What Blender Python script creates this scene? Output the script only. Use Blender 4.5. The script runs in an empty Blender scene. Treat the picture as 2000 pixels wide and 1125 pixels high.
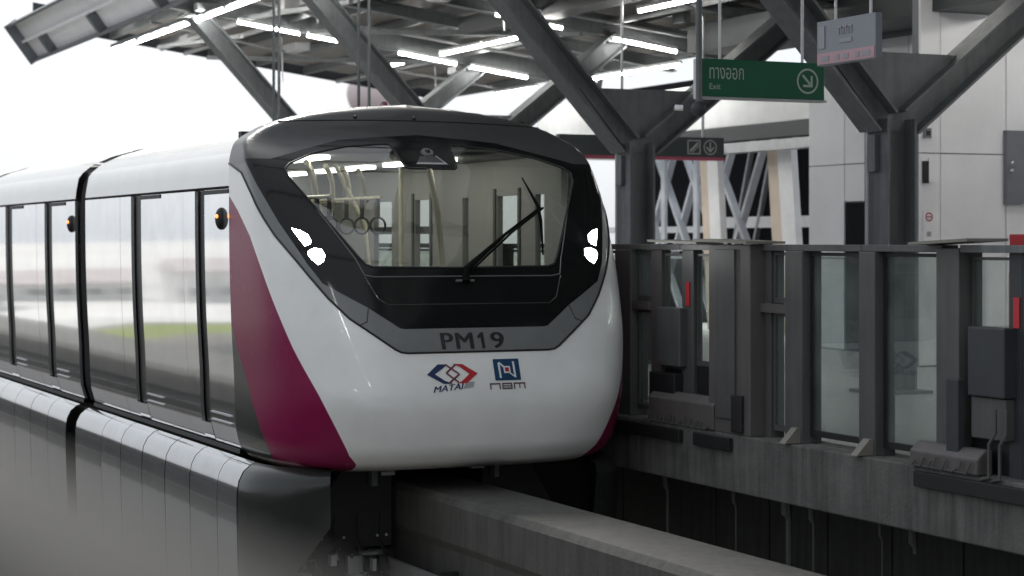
import bpy, bmesh, math, random
from mathutils import Vector, Matrix
from mathutils.geometry import delaunay_2d_cdt
import numpy as np
R = math.radians
random.seed(7)
scene = bpy.context.scene
COL = scene.collection

# ------------------------------------------------------------------ camera, sky, sun, exposure
EYE = 1.55
cam_d = bpy.data.cameras.new('camera'); cam = bpy.data.objects.new('camera', cam_d); COL.objects.link(cam)
cam.location = (0, 0, EYE); cam.rotation_euler = (R(90), 0, R(-24.8))
cam_d.sensor_width = 36; cam_d.lens = 70.2; cam_d.shift_y = -92.5 / 2000
cam_d.clip_start = 0.05; cam_d.clip_end = 4000
cam_d.dof.use_dof = True; cam_d.dof.focus_distance = 15.6; cam_d.dof.aperture_fstop = 2.4
scene.camera = cam

SUN_EL, SUN_AZ = 44, 12          # azimuth: degrees from +Y towards +X
world = bpy.data.worlds.new('World'); scene.world = world; world.use_nodes = True
wn = world.node_tree.nodes; wl = world.node_tree.links
bg = wn['Background']
sky = wn.new('ShaderNodeTexSky'); sky.sky_type = 'NISHITA'; sky.sun_disc = False
sky.sun_elevation = R(SUN_EL); sky.sun_rotation = R(SUN_AZ); sky.air_density = 1.0; sky.dust_density = 2.5; sky.ozone_density = 1
hs = wn.new('ShaderNodeHueSaturation'); hs.inputs['Saturation'].default_value = 0.22
wl.new(sky.outputs[0], hs.inputs['Color'])
cloud = wn.new('ShaderNodeMixRGB'); cloud.inputs[0].default_value = .72; cloud.inputs[2].default_value = (5.1, 5.45, 5.9, 1)   # even veil of high cloud
wl.new(hs.outputs[0], cloud.inputs[1]); wl.new(cloud.outputs[0], bg.inputs[0])
bg.inputs[1].default_value = 0.05
sun_d = bpy.data.lights.new('sun', 'SUN'); sun_d.energy = 1.2; sun_d.angle = R(12); sun_d.color = (1, .96, .9)
sun = bpy.data.objects.new('sun', sun_d); COL.objects.link(sun)
sdir = Vector((math.sin(R(SUN_AZ)) * math.cos(R(SUN_EL)), math.cos(R(SUN_AZ)) * math.cos(R(SUN_EL)), math.sin(R(SUN_EL))))
sun.rotation_euler = sdir.to_track_quat('Z', 'Y').to_euler()
vs = scene.view_settings
vs.view_transform = 'Standard'; vs.look = 'None'; vs.gamma = 1; vs.use_curve_mapping = False
vs.exposure = 1.62
scene.cycles.max_bounces = 8; scene.cycles.transparent_max_bounces = 16
scene.cycles.sample_clamp_indirect = 6; scene.cycles.use_denoising = True
scene.cycles.caustics_reflective = False; scene.cycles.caustics_refractive = False

# ------------------------------------------------------------------ materials
M = {}
def nd(nt, t, **kw):
    n = nt.nodes.new(t)
    for k, v in kw.items(): setattr(n, k, v)
    return n
def mat(name, col, rough=.5, metal=0, var=.12, nscale=6, bump=0, bscale=60, coat=0, ior=1.5, streak=0, rvar=.1, emit=None, estr=0, stretch=None):
    m = bpy.data.materials.new(name); m.use_nodes = True; nt = m.node_tree; L = nt.links
    b = nt.nodes['Principled BSDF']
    b.inputs['Metallic'].default_value = metal; b.inputs['IOR'].default_value = ior
    b.inputs['Coat Weight'].default_value = coat; b.inputs['Coat Roughness'].default_value = .03
    tc = nd(nt, 'ShaderNodeTexCoord'); mp = nd(nt, 'ShaderNodeMapping'); L.new(tc.outputs['Object'], mp.inputs[0])
    if stretch: mp.inputs['Scale'].default_value = stretch
    n1 = nd(nt, 'ShaderNodeTexNoise'); n1.inputs['Scale'].default_value = nscale; n1.inputs['Detail'].default_value = 6; n1.inputs['Roughness'].default_value = .62
    L.new(mp.outputs[0], n1.inputs['Vector'])
    mr = nd(nt, 'ShaderNodeMapRange'); mr.inputs[1].default_value = .3; mr.inputs[2].default_value = .7
    mr.inputs[3].default_value = 1 - var; mr.inputs[4].default_value = 1 + var
    L.new(n1.outputs[0], mr.inputs[0])
    fac = mr.outputs[0]
    if streak:
        m2 = nd(nt, 'ShaderNodeMapping'); m2.inputs['Scale'].default_value = (9, 9, .7); L.new(tc.outputs['Object'], m2.inputs[0])
        n2 = nd(nt, 'ShaderNodeTexNoise'); n2.inputs['Scale'].default_value = 1.6; n2.inputs['Detail'].default_value = 5
        L.new(m2.outputs[0], n2.inputs['Vector'])
        r2 = nd(nt, 'ShaderNodeMapRange'); r2.inputs[1].default_value = .42; r2.inputs[2].default_value = .72
        r2.inputs[3].default_value = 1; r2.inputs[4].default_value = 1 - streak; L.new(n2.outputs[0], r2.inputs[0])
        mu = nd(nt, 'ShaderNodeMath', operation='MULTIPLY'); L.new(fac, mu.inputs[0]); L.new(r2.outputs[0], mu.inputs[1]); fac = mu.outputs[0]
    vm = nd(nt, 'ShaderNodeVectorMath', operation='SCALE'); vm.inputs[0].default_value = col
    L.new(fac, vm.inputs['Scale']); L.new(vm.outputs[0], b.inputs['Base Color'])
    rr = nd(nt, 'ShaderNodeMapRange'); rr.inputs[3].default_value = max(.01, rough - rvar * rough); rr.inputs[4].default_value = min(1, rough + rvar * rough * 1.5)
    L.new(n1.outputs[0], rr.inputs[0]); L.new(rr.outputs[0], b.inputs['Roughness'])
    if bump:
        n3 = nd(nt, 'ShaderNodeTexNoise'); n3.inputs['Scale'].default_value = bscale; n3.inputs['Detail'].default_value = 4
        L.new(tc.outputs['Object'], n3.inputs['Vector'])
        bp = nd(nt, 'ShaderNodeBump'); bp.inputs['Strength'].default_value = bump; bp.inputs['Distance'].default_value = .01
        L.new(n3.outputs[0], bp.inputs['Height']); L.new(bp.outputs[0], b.inputs['Normal'])
    if emit:
        b.inputs['Emission Color'].default_value = (*emit, 1); b.inputs['Emission Strength'].default_value = estr
    M[name] = m; return m
def glass(name, tint, refl_ior=1.5, rough=.0, film=0):
    m = bpy.data.materials.new(name); m.use_nodes = True; nt = m.node_tree; L = nt.links; nt.nodes.clear()
    out = nd(nt, 'ShaderNodeOutputMaterial'); mix = nd(nt, 'ShaderNodeMixShader'); fr = nd(nt, 'ShaderNodeFresnel'); ge = nd(nt, 'ShaderNodeNewGeometry'); io = nd(nt, 'ShaderNodeMapRange'); io.inputs[3].default_value = refl_ior; io.inputs[4].default_value = 1 / refl_ior
    L.new(ge.outputs['Backfacing'], io.inputs[0]); L.new(io.outputs[0], fr.inputs[0])
    tr = nd(nt, 'ShaderNodeBsdfTransparent'); tr.inputs[0].default_value = (*tint, 1)
    gl = nd(nt, 'ShaderNodeBsdfGlossy'); gl.inputs['Roughness'].default_value = rough
    src = tr.outputs[0]
    if film:  # uneven pale diffuse layer that lightens the pane
        df = nd(nt, 'ShaderNodeBsdfDiffuse'); df.inputs[0].default_value = (.42, .46, .45, 1)
        tc = nd(nt, 'ShaderNodeTexCoord'); ns = nd(nt, 'ShaderNodeTexNoise'); ns.inputs['Scale'].default_value = 2.2; ns.inputs['Detail'].default_value = 5
        L.new(tc.outputs['Object'], ns.inputs['Vector'])
        mr = nd(nt, 'ShaderNodeMapRange'); mr.inputs[1].default_value = .35; mr.inputs[2].default_value = .75; mr.inputs[3].default_value = film * .5; mr.inputs[4].default_value = film * 1.4
        L.new(ns.outputs[0], mr.inputs[0])
        m2 = nd(nt, 'ShaderNodeMixShader'); L.new(mr.outputs[0], m2.inputs[0]); L.new(src, m2.inputs[1]); L.new(df.outputs[0], m2.inputs[2]); src = m2.outputs[0]
    L.new(fr.outputs[0], mix.inputs[0]); L.new(src, mix.inputs[1]); L.new(gl.outputs[0], mix.inputs[2]); L.new(mix.outputs[0], out.inputs[0])
    M[name] = m; return m
def emis(name, col, s):
    m = bpy.data.materials.new(name); m.use_nodes = True; nt = m.node_tree
    b = nt.nodes['Principled BSDF']; b.inputs['Base Color'].default_value = (*[min(.8, c) for c in col], 1)
    b.inputs['Emission Color'].default_value = (*col, 1); b.inputs['Emission Strength'].default_value = s
    M[name] = m; return m
# train
mat('white_paint', (.85, .86, .84), .28, var=.06, nscale=1.6, coat=.6, bump=.02, bscale=3)
mat('roof_white', (.55, .56, .56), .4, var=.05, nscale=2, coat=.2)
mat('hood_grey', (.062, .063, .062), .3, var=.06, nscale=3, ior=1.4, coat=.25, bump=.02, bscale=3)
mat('band_grey', (.16, .17, .168), .38, var=.05, nscale=4, coat=.25)
mat('mask_black', (.009, .010, .010), .1, var=.1, nscale=4, coat=0, ior=1.36)
mat('magenta', (.23, .013, .070), .26, var=.05, nscale=3, coat=0, ior=1.27, bump=.03, bscale=2.5)
mat('side_black', (.93, .94, .95), .06, metal=.9, var=.08, nscale=3, coat=.6, ior=1.6, bump=.025, bscale=2.2)
mat('skirt_grey', (.30, .31, .32), .10, metal=.5, var=.15, nscale=3, coat=.8, ior=1.7, bump=.15, bscale=1.6, streak=.15)
mat('nose_dark', (.03, .034, .031), .25, var=.1, nscale=3, coat=.25, ior=1.4)
mat('wiper_black', (.006, .006, .006), .9, ior=1.2)
mat('rubber', (.012, .012, .013), .55, var=.2)
mat('interior_wall', (.30, .305, .29), .5, var=.06, nscale=2)
mat('interior_ceiling', (.36, .37, .35), .5, var=.05)
mat('interior_floor', (.12, .12, .12), .5)
mat('interior_dark', (.05, .055, .055), .5)
mat('pole_cream', (.72, .68, .52), .3, coat=.3)
mat('chrome', (.6, .6, .6), .2, metal=1)
mat('decal_black', (.012, .012, .012), .4, var=.05)
mat('decal_navy', (.012, .03, .10), .35, var=.05)
mat('decal_red', (.45, .02, .03), .35, var=.05)
mat('decal_maroon', (.16, .03, .05), .35, var=.05)
mat('decal_blue', (.008, .05, .12), .35, var=.05)
mat('decal_white', (.7, .72, .74), .35, var=.03)
mat('decal_brown', (.12, .09, .09), .35, var=.05)
mat('decal_grey', (.35, .36, .35), .35, var=.05)
glass('windshield_glass', (.82, .85, .81), 2.1)
glass('train_window', (.86, .88, .86), 1.45)
emis('headlamp', (1, 1, 1), 9); emis('amber_led', (1, .22, .05), 1.2); emis('cabin_lamp', (1, .98, .92), 3.2); emis('tube_lamp', (1, .98, .93), 14)
# station
mat('steel_paint', (.145, .157, .163), .55, var=.14, nscale=5, streak=.25, bump=.1, bscale=40)
mat('steel_dark', (.035, .040, .045), .5, var=.15, nscale=4)
mat('gate_frame', (.085, .088, .086), .42, var=.12, nscale=4, streak=.2)
mat('gate_frame_warm', (.11, .10, .098), .45, var=.1, nscale=4, streak=.15)
mat('rail_matt', (.03, .0295, .0285), .9, var=.05)
mat('gate_cap', (.20, .19, .165), .45, var=.15)
glass('gate_glass', (.85, .90, .88), 1.5, film=.13)
mat('deck_metal', (.30, .285, .265), .5, metal=0, var=.12, nscale=3)
mat('galvanised', (.45, .46, .47), .4, metal=.6, var=.12)
mat('fascia_white', (.85, .86, .87), .4, var=.06, nscale=3)
mat('panel_grey', (.66, .67, .70), .42, var=.07, nscale=.9, coat=.15)
mat('panel_pale', (.84, .84, .85), .42, var=.06, nscale=.9)
mat('door_grey', (.17, .18, .20), .4, var=.06)
mat('concrete', (.125, .122, .116), .8, var=.28, nscale=3, bump=.5, bscale=45, streak=.45)
mat('concrete_beam', (.082, .080, .073), .75, var=.22, nscale=3, bump=.4, bscale=50, streak=.3)
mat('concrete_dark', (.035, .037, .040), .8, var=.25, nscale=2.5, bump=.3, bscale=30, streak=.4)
mat('platform_tile', (.45, .45, .44), .35, var=.12, nscale=4)
mat('pipe_grey', (.085, .088, .088), .5, var=.15)
mat('sign_green', (.010, .105, .052), .35, var=.05, nscale=3)
mat('sign_green_text', (.42, .50, .44), .4, var=.05)
mat('sign_grey', (.055, .068, .070), .4, var=.05)
mat('sign_text', (.48, .51, .49), .4, var=.03)
mat('sign_pink', (.50, .10, .16), .4, var=.03)
mat('plate_grey', (.20, .22, .25), .35, var=.05)
mat('plate_rose', (.42, .25, .28), .35, var=.08)
mat('plate_text', (.27, .27, .31), .4, var=.05)
mat('signal_red', (.50, .02, .03), .4, var=.08)
mat('cream', (.66, .56, .46), .5, var=.05)
mat('lattice_white', (.62, .66, .72), .4, var=.06)
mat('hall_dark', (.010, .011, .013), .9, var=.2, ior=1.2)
mat('asphalt', (.05, .05, .052), .9, var=.2, nscale=.3)
mat('ground_earth', (.15, .14, .125), .95, var=.3, nscale=.05)
mat('hazy_paving', (.55, .54, .52), .9, var=.2, nscale=.03)  # far ground, pale with distance haze put into the colour
mat('grass', (.16, .20, .035), .9, var=.3, nscale=.2)
mat('house_wall', (.75, .74, .71), .8, var=.1, nscale=.3)
mat('house_roof', (.62, .55, .54), .7, var=.2, nscale=.5)  # red washed out, distance haze put into the roof colour
mat('house_window', (.06, .07, .08), .2)
mat('ball_pink', (.90, .76, .75), .5, var=.06, nscale=.5)

# ------------------------------------------------------------------ helpers
class MB:
    def __init__(s): s.v = []; s.f = []; s.sm = []
    def add(s, vs, fs, smooth=False):
        o = len(s.v); s.v += [tuple(v) for v in vs]; s.f += [tuple(i + o for i in f) for f in fs]; s.sm += [smooth] * len(fs); return s
    def box(s, x0, x1, y0, y1, z0, z1, mx=None):
        vs = [Vector((x, y, z)) for z in (z0, z1) for y in (y0, y1) for x in (x0, x1)]
        if mx is not None: vs = [mx @ v for v in vs]
        return s.add(vs, [(0, 2, 3, 1), (4, 5, 7, 6), (0, 1, 5, 4), (2, 6, 7, 3), (0, 4, 6, 2), (1, 3, 7, 5)])
    def prism(s, pts, axis, a0, a1, smooth=False):
        # closed outline in the two other axes, extruded along axis ('x': pts=(y,z), 'y': (x,z), 'z': (x,y))
        n = len(pts)
        def P(p, a): return {'x': (a, p[0], p[1]), 'y': (p[0], a, p[1]), 'z': (p[0], p[1], a)}[axis]
        vs = [P(p, a0) for p in pts] + [P(p, a1) for p in pts]
        fs = [(i, (i + 1) % n, n + (i + 1) % n, n + i) for i in range(n)]
        s.add(vs, fs, smooth)
        o = len(s.v) - 2 * n
        s.f += [tuple(o + i for i in range(n))[::-1], tuple(o + n + i for i in range(n))]; s.sm += [False, False]
        return s
    def bar(s, p, q, w, h, up=(0, 0, 1)):
        p, q = Vector(p), Vector(q); d = (q - p); L = d.length; d.normalize(); u = Vector(up); side = d.cross(u)
        if side.length < 1e-4: side = d.cross(Vector((0, 1, 0)))
        side.normalize(); u = side.cross(d).normalized()
        vs = []
        for e in (p, q):
            for a, b in ((-1, -1), (1, -1), (1, 1), (-1, 1)): vs.append(e + side * (a * w / 2) + u * (b * h / 2))
        return s.add(vs, [(0, 3, 2, 1), (4, 5, 6, 7), (0, 1, 5, 4), (1, 2, 6, 5), (2, 3, 7, 6), (3, 0, 4, 7)])
    def tube(s, pts, r, seg=10, caps=True):
        pts = [Vector(p) for p in pts]; n = len(pts); rs = r if isinstance(r, (list, tuple)) else [r] * n
        vs = []; prev = None
        for i, p in enumerate(pts):
            d = (pts[min(i + 1, n - 1)] - pts[max(i - 1, 0)]).normalized()
            if prev is None:
                a = d.cross(Vector((0, 0, 1)))
                if a.length < .05: a = d.cross(Vector((0, 1, 0)))
            else: a = prev - d * prev.dot(d)
            a.normalize(); b = d.cross(a); prev = a
            for k in range(seg):
                t = 2 * math.pi * k / seg; vs.append(p + (a * math.cos(t) + b * math.sin(t)) * rs[i])
        fs = [(i * seg + k, i * seg + (k + 1) % seg, (i + 1) * seg + (k + 1) % seg, (i + 1) * seg + k) for i in range(n - 1) for k in range(seg)]
        s.add(vs, fs, True)
        if caps:
            o = len(s.v) - n * seg; s.f += [tuple(o + k for k in range(seg))[::-1], tuple(o + (n - 1) * seg + k for k in range(seg))]; s.sm += [False, False]
        return s
    def sphere(s, c, r, seg=16, ring=10, sz=1):
        vs = []; c = Vector(c)
        for i in range(ring + 1):
            t = math.pi * i / ring
            for k in range(seg):
                p = 2 * math.pi * k / seg; vs.append(c + Vector((math.sin(t) * math.cos(p) * r, math.sin(t) * math.sin(p) * r, math.cos(t) * r * sz)))
        return s.add(vs, [(i * seg + k, (i + 1) * seg + k, (i + 1) * seg + (k + 1) % seg, i * seg + (k + 1) % seg) for i in range(ring) for k in range(seg)], True)
    def build(s, name, material, parent=None, bevel=0, loc=None):
        me = bpy.data.meshes.new(name); me.from_pydata(s.v, [], s.f)
        me.polygons.foreach_set('use_smooth', s.sm); me.update()
        has_s = any(s.sm)
        bm = bmesh.new(); bm.from_mesh(me); bmesh.ops.remove_doubles(bm, verts=bm.verts, dist=1e-5); bmesh.ops.recalc_face_normals(bm, faces=bm.faces); bm.to_mesh(me); bm.free()
        if has_s: me.set_sharp_from_angle(angle=R(38))
        me.materials.append(M[material])
        o = bpy.data.objects.new(name, me); COL.objects.link(o)
        if parent is not None: o.parent = parent; o.matrix_parent_inverse = parent.matrix_basis.inverted()
        if loc is not None: o.location = loc
        if bevel:
            b = o.modifiers.new('bevel', 'BEVEL'); b.width = bevel; b.segments = 2; b.limit_method = 'ANGLE'; b.angle_limit = R(40); b.harden_normals = False
        return o
def tag(o, label=None, cat=None, group=None, kind=None):
    if label: o['label'] = label
    if cat: o['category'] = cat
    if group: o['group'] = group
    if kind: o['kind'] = kind
    return o
def thing(name, loc, label, cat, group=None):
    o = bpy.data.objects.new(name, None); o.empty_display_size = .2; COL.objects.link(o); o.location = loc
    return tag(o, label, cat, group)
def text2d(txt, size=1, shear=0, font_space=1.0):
    cu = bpy.data.curves.new('t', 'FONT'); cu.body = txt; cu.size = size; cu.shear = shear; cu.space_character = font_space; cu.resolution_u = 4
    ob = bpy.data.objects.new('t', cu); COL.objects.link(ob)
    dg = bpy.context.evaluated_depsgraph_get(); dg.update()
    me = ob.evaluated_get(dg).to_mesh()
    vs = [(v.co.x, v.co.y) for v in me.vertices]; fs = [tuple(p.vertices) for p in me.polygons]
    ob.evaluated_get(dg).to_mesh_clear(); bpy.data.objects.remove(ob); bpy.data.curves.remove(cu)
    return vs, fs
def fit(vs, x0, x1, y0, y1):
    if not vs: return vs
    ax, bx = min(v[0] for v in vs), max(v[0] for v in vs); ay, by = min(v[1] for v in vs), max(v[1] for v in vs)
    return [(x0 + (v[0] - ax) / max(bx - ax, 1e-6) * (x1 - x0), y0 + (v[1] - ay) / max(by - ay, 1e-6) * (y1 - y0)) for v in vs]

# ================================================================== SETTING
def ground():
    m = MB(); m.add([(-1500, -600, -14), (1500, -600, -14), (1500, 2500, -14), (-1500, 2500, -14)], [(0, 1, 2, 3)])
    tag(m.build('ground', 'ground_earth'), kind='structure')
    m = MB(); m.add([(-70, 204, -13.99), (-22, 204, -13.99), (-26, 226, -13.99), (-82, 226, -13.99)], [(0, 1, 2, 3)])
    tag(m.build('grass_field', 'grass'), kind='structure')
    m = MB(); m.add([(-400, 70, -13.99), (200, 70, -13.99), (200, 185, -13.99), (-400, 185, -13.99)], [(0, 1, 2, 3)])
    tag(m.build('road', 'asphalt'), kind='structure')
    m = MB(); m.add([(-1400, 232, -13.985), (1400, 232, -13.985), (1400, 2490, -13.985), (-1400, 2490, -13.985)], [(0, 1, 2, 3)])
    tag(m.build('hazy_ground', 'hazy_paving'), kind='structure')
ground()
PX = 8.30      # far platform edge
def platforms():
    m = MB(); m.prism([(PX, -.46), (17.5, -.46), (17.5, 0), (PX, 0)], 'y', -46, 44)
    tag(m.build('platform', 'concrete', bevel=.012), kind='structure')
    m = MB(); m.box(8.62, 17.4, -45.9, 43.9, .0, .006)
    tag(m.build('platform_floor', 'platform_tile'), kind='structure')
    m = MB(); m.prism([(-9, -.46), (.42, -.46), (.42, 0), (-9, 0)], 'y', -46, 12)
    tag(m.build('near_platform', 'concrete'), kind='structure')
platforms()
for nm, x, y0, y1, lb in (('back_wall', -8.6, -46, 11, 'low pale parapet of the near platform behind the camera'), ('back_wall', 17.3, -46, 19.9, 'pale back wall of the far platform outside the view')):
    tag(MB().box(x, x + .2, y0, y1, .004, 1.1 if x < 0 else 4.2).build(nm, 'panel_grey'), lb, 'wall')
# wall under the platform, of separate panels
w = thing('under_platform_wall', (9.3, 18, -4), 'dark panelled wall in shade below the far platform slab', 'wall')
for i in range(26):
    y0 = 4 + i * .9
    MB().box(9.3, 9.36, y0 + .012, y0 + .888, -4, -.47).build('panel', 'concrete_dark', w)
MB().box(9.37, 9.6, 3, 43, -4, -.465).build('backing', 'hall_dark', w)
for i, (y, r, L) in enumerate(((16.4, .022, 1.3), (15.3, .03, 1.0), (14.15, .018, 1.05), (13.35, .05, .62), (13.0, .025, 1.1), (12.1, .014, 1.0), (11.7, .035, .22))):
    p = MB().tube([(8.55, y, -.455), (8.55, y, -.60), (8.57, y, -.64), (8.57, y, -.46 - L)], [r * .9, r * .9, r * .5, r * .5], 8)
    pl = ['thin grey drain pipe under the slab nearest the train nose', 'grey bent drain pipe second from the train under the slab', 'slim grey drain pipe third from the train under the slab',
          'stout short grey pipe hanging below the platform slab', 'grey drain pipe just right of the stout hanging pipe', 'very thin dark conduit hanging under the slab', 'short grey pipe stub under the platform slab farthest right'][i]
    tag(p.build('drain_pipe', 'pipe_grey'), pl, 'pipe', 'pipes hanging below the platform slab')

# guideway beams
def beam(name, xc, label):
    root = thing(name, (xc, 20, -2.0), label, 'beam')
    prof = [(-.345, -.56), (-.30, -.50), (.30, -.50), (.345, -.56), (.345, -.86), (.30, -.93), (.30, -1.75), (.345, -1.82), (.345, -2.1), (-.345, -2.1), (-.345, -1.82), (-.30, -1.75), (-.30, -.93), (-.345, -.86)]
    ys = [-8, 9.2, 27.5, 46, 70]
    for a, b in zip(ys, ys[1:]):
        MB().prism([(xc + x, z) for x, z in prof], 'y', a + .012, b - .012).build('beam_segment', 'concrete_beam', root, bevel=.01)
    for sx in (-1, 1):
        m = MB()
        m.box(xc + sx * .40 - .035, xc + sx * .40 + .035, -8, 70, -1.28, -1.16)
        m.box(xc + sx * .43 - .02, xc + sx * .43 + .02, -8, 70, -1.20, -1.13)
        r_ = m.build('conductor_rail', 'galvanised' if sx < 0 else 'steel_dark', root)
        b = MB()
        for k in range(26): b.prism([(2 + k * 1.4 - .06, -1.3), (2 + k * 1.4 + .06, -1.3), (2 + k * 1.4 + .02, -1.08), (2 + k * 1.4 - .02, -1.08)], 'x', xc + sx * .31, xc + sx * .45)
        b.build('insulator', 'rubber', r_)
    return root
XC = 6.575
beam('guideway_beam', XC, 'pale concrete guideway beam running out from under the train nose')
beam('guideway_beam', 1.95, 'concrete guideway beam of the empty neighbouring track')

# ================================================================== STATION STEEL
def zr(x): return 5.42 - .14 * (x - 9.5)     # underside of the rafters
COLY = [11.3, 16.8, 22.26, 27.73, 33.2, 38.7]
def hsec(m, p, q, h, b, t, ax):
    # H section from p to q: flanges normal = ax, flange width b along the third axis, depth h along ax
    p, q, ax = Vector(p), Vector(q), Vector(ax); d = (q - p).normalized(); ax = (ax - d * ax.dot(d)).normalized(); o = d.cross(ax).normalized()
    for sgn in (-1, 1):
        c = ax * (sgn * (h / 2 - t / 2))
        vs = [e + c + ax * (i * t / 2) + o * (j * b / 2) for e in (p, q) for i, j in ((-1, -1), (1, -1), (1, 1), (-1, 1))]
        m.add(vs, [(0, 3, 2, 1), (4, 5, 6, 7), (0, 1, 5, 4), (1, 2, 6, 5), (2, 3, 7, 6), (3, 0, 4, 7)])
    vs = [e + ax * (i * (h / 2 - t)) + o * (j * t * .4) for e in (p, q) for i, j in ((-1, -1), (1, -1), (1, 1), (-1, 1))]
    m.add(vs, [(0, 3, 2, 1), (4, 5, 6, 7), (0, 1, 5, 4), (1, 2, 6, 5), (2, 3, 7, 6), (3, 0, 4, 7)])
    return m
CX = 12.0
col_labels = {16.8: 'dark steel Y column nearest the camera, beside the panelled wall', 22.26: 'dark steel Y column just right of the train nose',
              27.73: 'forked dark steel column behind the train roof, middle of the row', 33.2: 'farthest forked steel column, its arm sloping above the left of the cab'}
for y in COLY[1:-1]:
    c = thing('steel_column', (CX, y, 0), col_labels[y], 'column', 'forked steel columns along the far platform')
    F = 2.78
    m = MB(); hsec(m, (CX, y, .0), (CX, y, F), .36, .40, .028, (1, 0, 0)); m.build('shaft', 'steel_paint', c)
    for sx in (-1, 1):
        xt = CX + sx * 2.62; zt = zr(xt)
        m = MB(); hsec(m, (CX + sx * .14, y, F - .03), (xt, y, zt - .01), .30, .36, .026, (1, 0, 0)); m.build('arm', 'steel_paint', c)
        MB().box(xt - .25, xt + .25, y - .2, y + .2, zr(xt + .25) - .03, zr(xt + .25) + .0).build('cap_plate', 'steel_paint', c)
    MB().prism([(CX - .12, F - .12), (CX + .12, F - .12), (CX + .80, F + .68), (CX - .80, F + .68)], 'y', y - .03, y + .03).build('gusset', 'steel_paint', c)
    MB().box(CX - .3, CX + .3, y - .3, y + .3, .006, .04).build('base_plate', 'steel_paint', c)
    if y < 24:
        MB().box(CX - .235, CX - .185, y - .06, y + .06, 2.25, 2.62).build('junction_box', 'steel_paint', c)
        MB().tube([(CX - .215, y + .1, .05), (CX - .215, y + .1, 2.7)], .018, 8).build('conduit', 'galvanised', c)

roof = thing('station_roof', (12, 20, 5), 'dark steel roof of rafters, purlins and metal deck over the far platform', 'roof')
YA, YB = -45, 41.0
XL, XR = 8.35, 17.2
raf = sorted(set([y for y in COLY] + [y + 2.73 for y in COLY if y < 38] + [-40, -30, -20, -10, 0, 5.8, 8.6, YB - .15]))
for y in [v for v in raf if v < 34]:
    big = any(abs(y - c) < .01 for c in COLY) or y > 40
    h = .34 if big else .2
    m = MB(); p, q = Vector((XL, y, zr(XL) + .17)), Vector((XR, y, zr(XR) + .17))
    if not big: p.z += .08; q.z += .08
    hsec(m, p, q, h, .2, .02, (0, 0, 1)); m.build('rafter', 'steel_paint', roof)
for k in range(9):
    x = XL + .4 + k * 1.05; m = MB()
    m.box(x - .04, x + .04, YA, YB, zr(x) + .36, zr(x) + .50); m.box(x - .04, x + .07, YA, YB, zr(x) + .345, zr(x) + .36)
    m.build('purlin', 'steel_paint', roof)
m = MB(); m.add([(x, y, zr(x) + dz) for y in (YB - .03, YB + .04) for x, dz in ((XL - .15, .325), (XR + .2, .325), (XR + .2, .80), (XL - .15, .80))], [(0, 1, 2, 3), (7, 6, 5, 4), (0, 4, 5, 1), (1, 5, 6, 2), (2, 6, 7, 3), (3, 7, 4, 0)]); m.build('end_fascia', 'steel_dark', roof)
# corrugated deck sheets, one per bay
for a, b in zip([YA] + raf, raf + [YB]):
    if b - a < .3: continue
    m = MB(); vs = []; fs = []; n = int((b - a) / .125)
    prof = []
    for i in range(n):
        y = a + (b - a) * i / n; s_ = (b - a) / n
        prof += [(y, 0), (y + s_ * .35, 0), (y + s_ * .5, .05), (y + s_ * .85, .05)]
    prof.append((b, 0))
    for (y, dz) in prof: vs += [(XL - .1, y, zr(XL - .1) + .505 + dz), (XR + .1, y, zr(XR + .1) + .505 + dz)]
    fs = [(2 * i, 2 * i + 1, 2 * i + 3, 2 * i + 2) for i in range(len(prof) - 1)]
    m.add(vs, fs); m.build('deck_sheet', 'deck_metal', roof)
# service duct, cable trays and pipes under the roof
MB().box(12.9, 13.35, -2, 30, zr(13.3) + .02, zr(13.3) + .30).build('duct', 'steel_dark', roof)
m = MB(); m.box(14.9, 15.9, 10, 26, 4.35, 4.75); m.build('duct', 'steel_dark', roof)
for x in (10.6, 11.1, 14.4):
    MB().tube([(x, 0, zr(x) + .2), (x, YB - 1, zr(x) + .2)], .05, 8).build('pipe', 'galvanised', roof)
# horizontal tie tubes between columns high up
for y0, y1 in zip(COLY[1:], COLY[2:]):
    MB().bar((10.2, y0, zr(10.2) - .25), (10.2, y1, zr(10.2) + .05), .07, .07).build('brace', 'steel_paint', roof)
    MB().bar((14.0, y0, zr(14) - .02), (11.2, y1, zr(11.2) + .02), .08, .08).build('brace', 'steel_paint', roof)
# eave: outward leaning gutter girder with stiffeners on the track side
ea = thing('eave_girder', (8.0, 30, 5.5), 'pale leaning eave girder with grey end plate at the roof corner', 'girder')
def eave_pt(u, v):   # u across the girder face (0 top outer .. 1 bottom inner), v out from face
    ax = Vector((7.95, 0, 6.05)); d = Vector((.50, 0, -.68)).normalized(); n = Vector((-d.z, 0, d.x))
    return ax + d * u * .86 - n * v
def eave_box(name, u0, u1, v0, v1, y0, y1, mt):
    vs = []
    for y in (y0, y1):
        for u, v in ((u0, v0), (u1, v0), (u1, v1), (u0, v1)):
            p = eave_pt(u, v); vs.append((p.x, y, p.z))
    m = MB(); m.add(vs, [(0, 1, 2, 3), (4, 7, 6, 5), (0, 4, 5, 1), (1, 5, 6, 2), (2, 6, 7, 3), (3, 7, 4, 0)]); return m.build(name, mt, ea)
eave_box('web', 0, 1, 0, .03, 8, 41.6, 'fascia_white')
eave_box('flange', -.03, .03, .0, .2, 8, 41.6, 'steel_paint'); eave_box('flange', .97, 1.03, .0, .2, 8, 41.6, 'steel_paint')
eave_box('rib', .46, .52, .03, .13, 8, 41.6, 'fascia_white')
eave_box('end_plate', -.05, 1.05, -.05, .24, 41.6, 41.66, 'door_grey')
for k in range(8): eave_box('stiffener', .52, .97, .03, .2, 10.3 + k * 4.2, 10.45 + k * 4.2, 'steel_paint')
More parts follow.
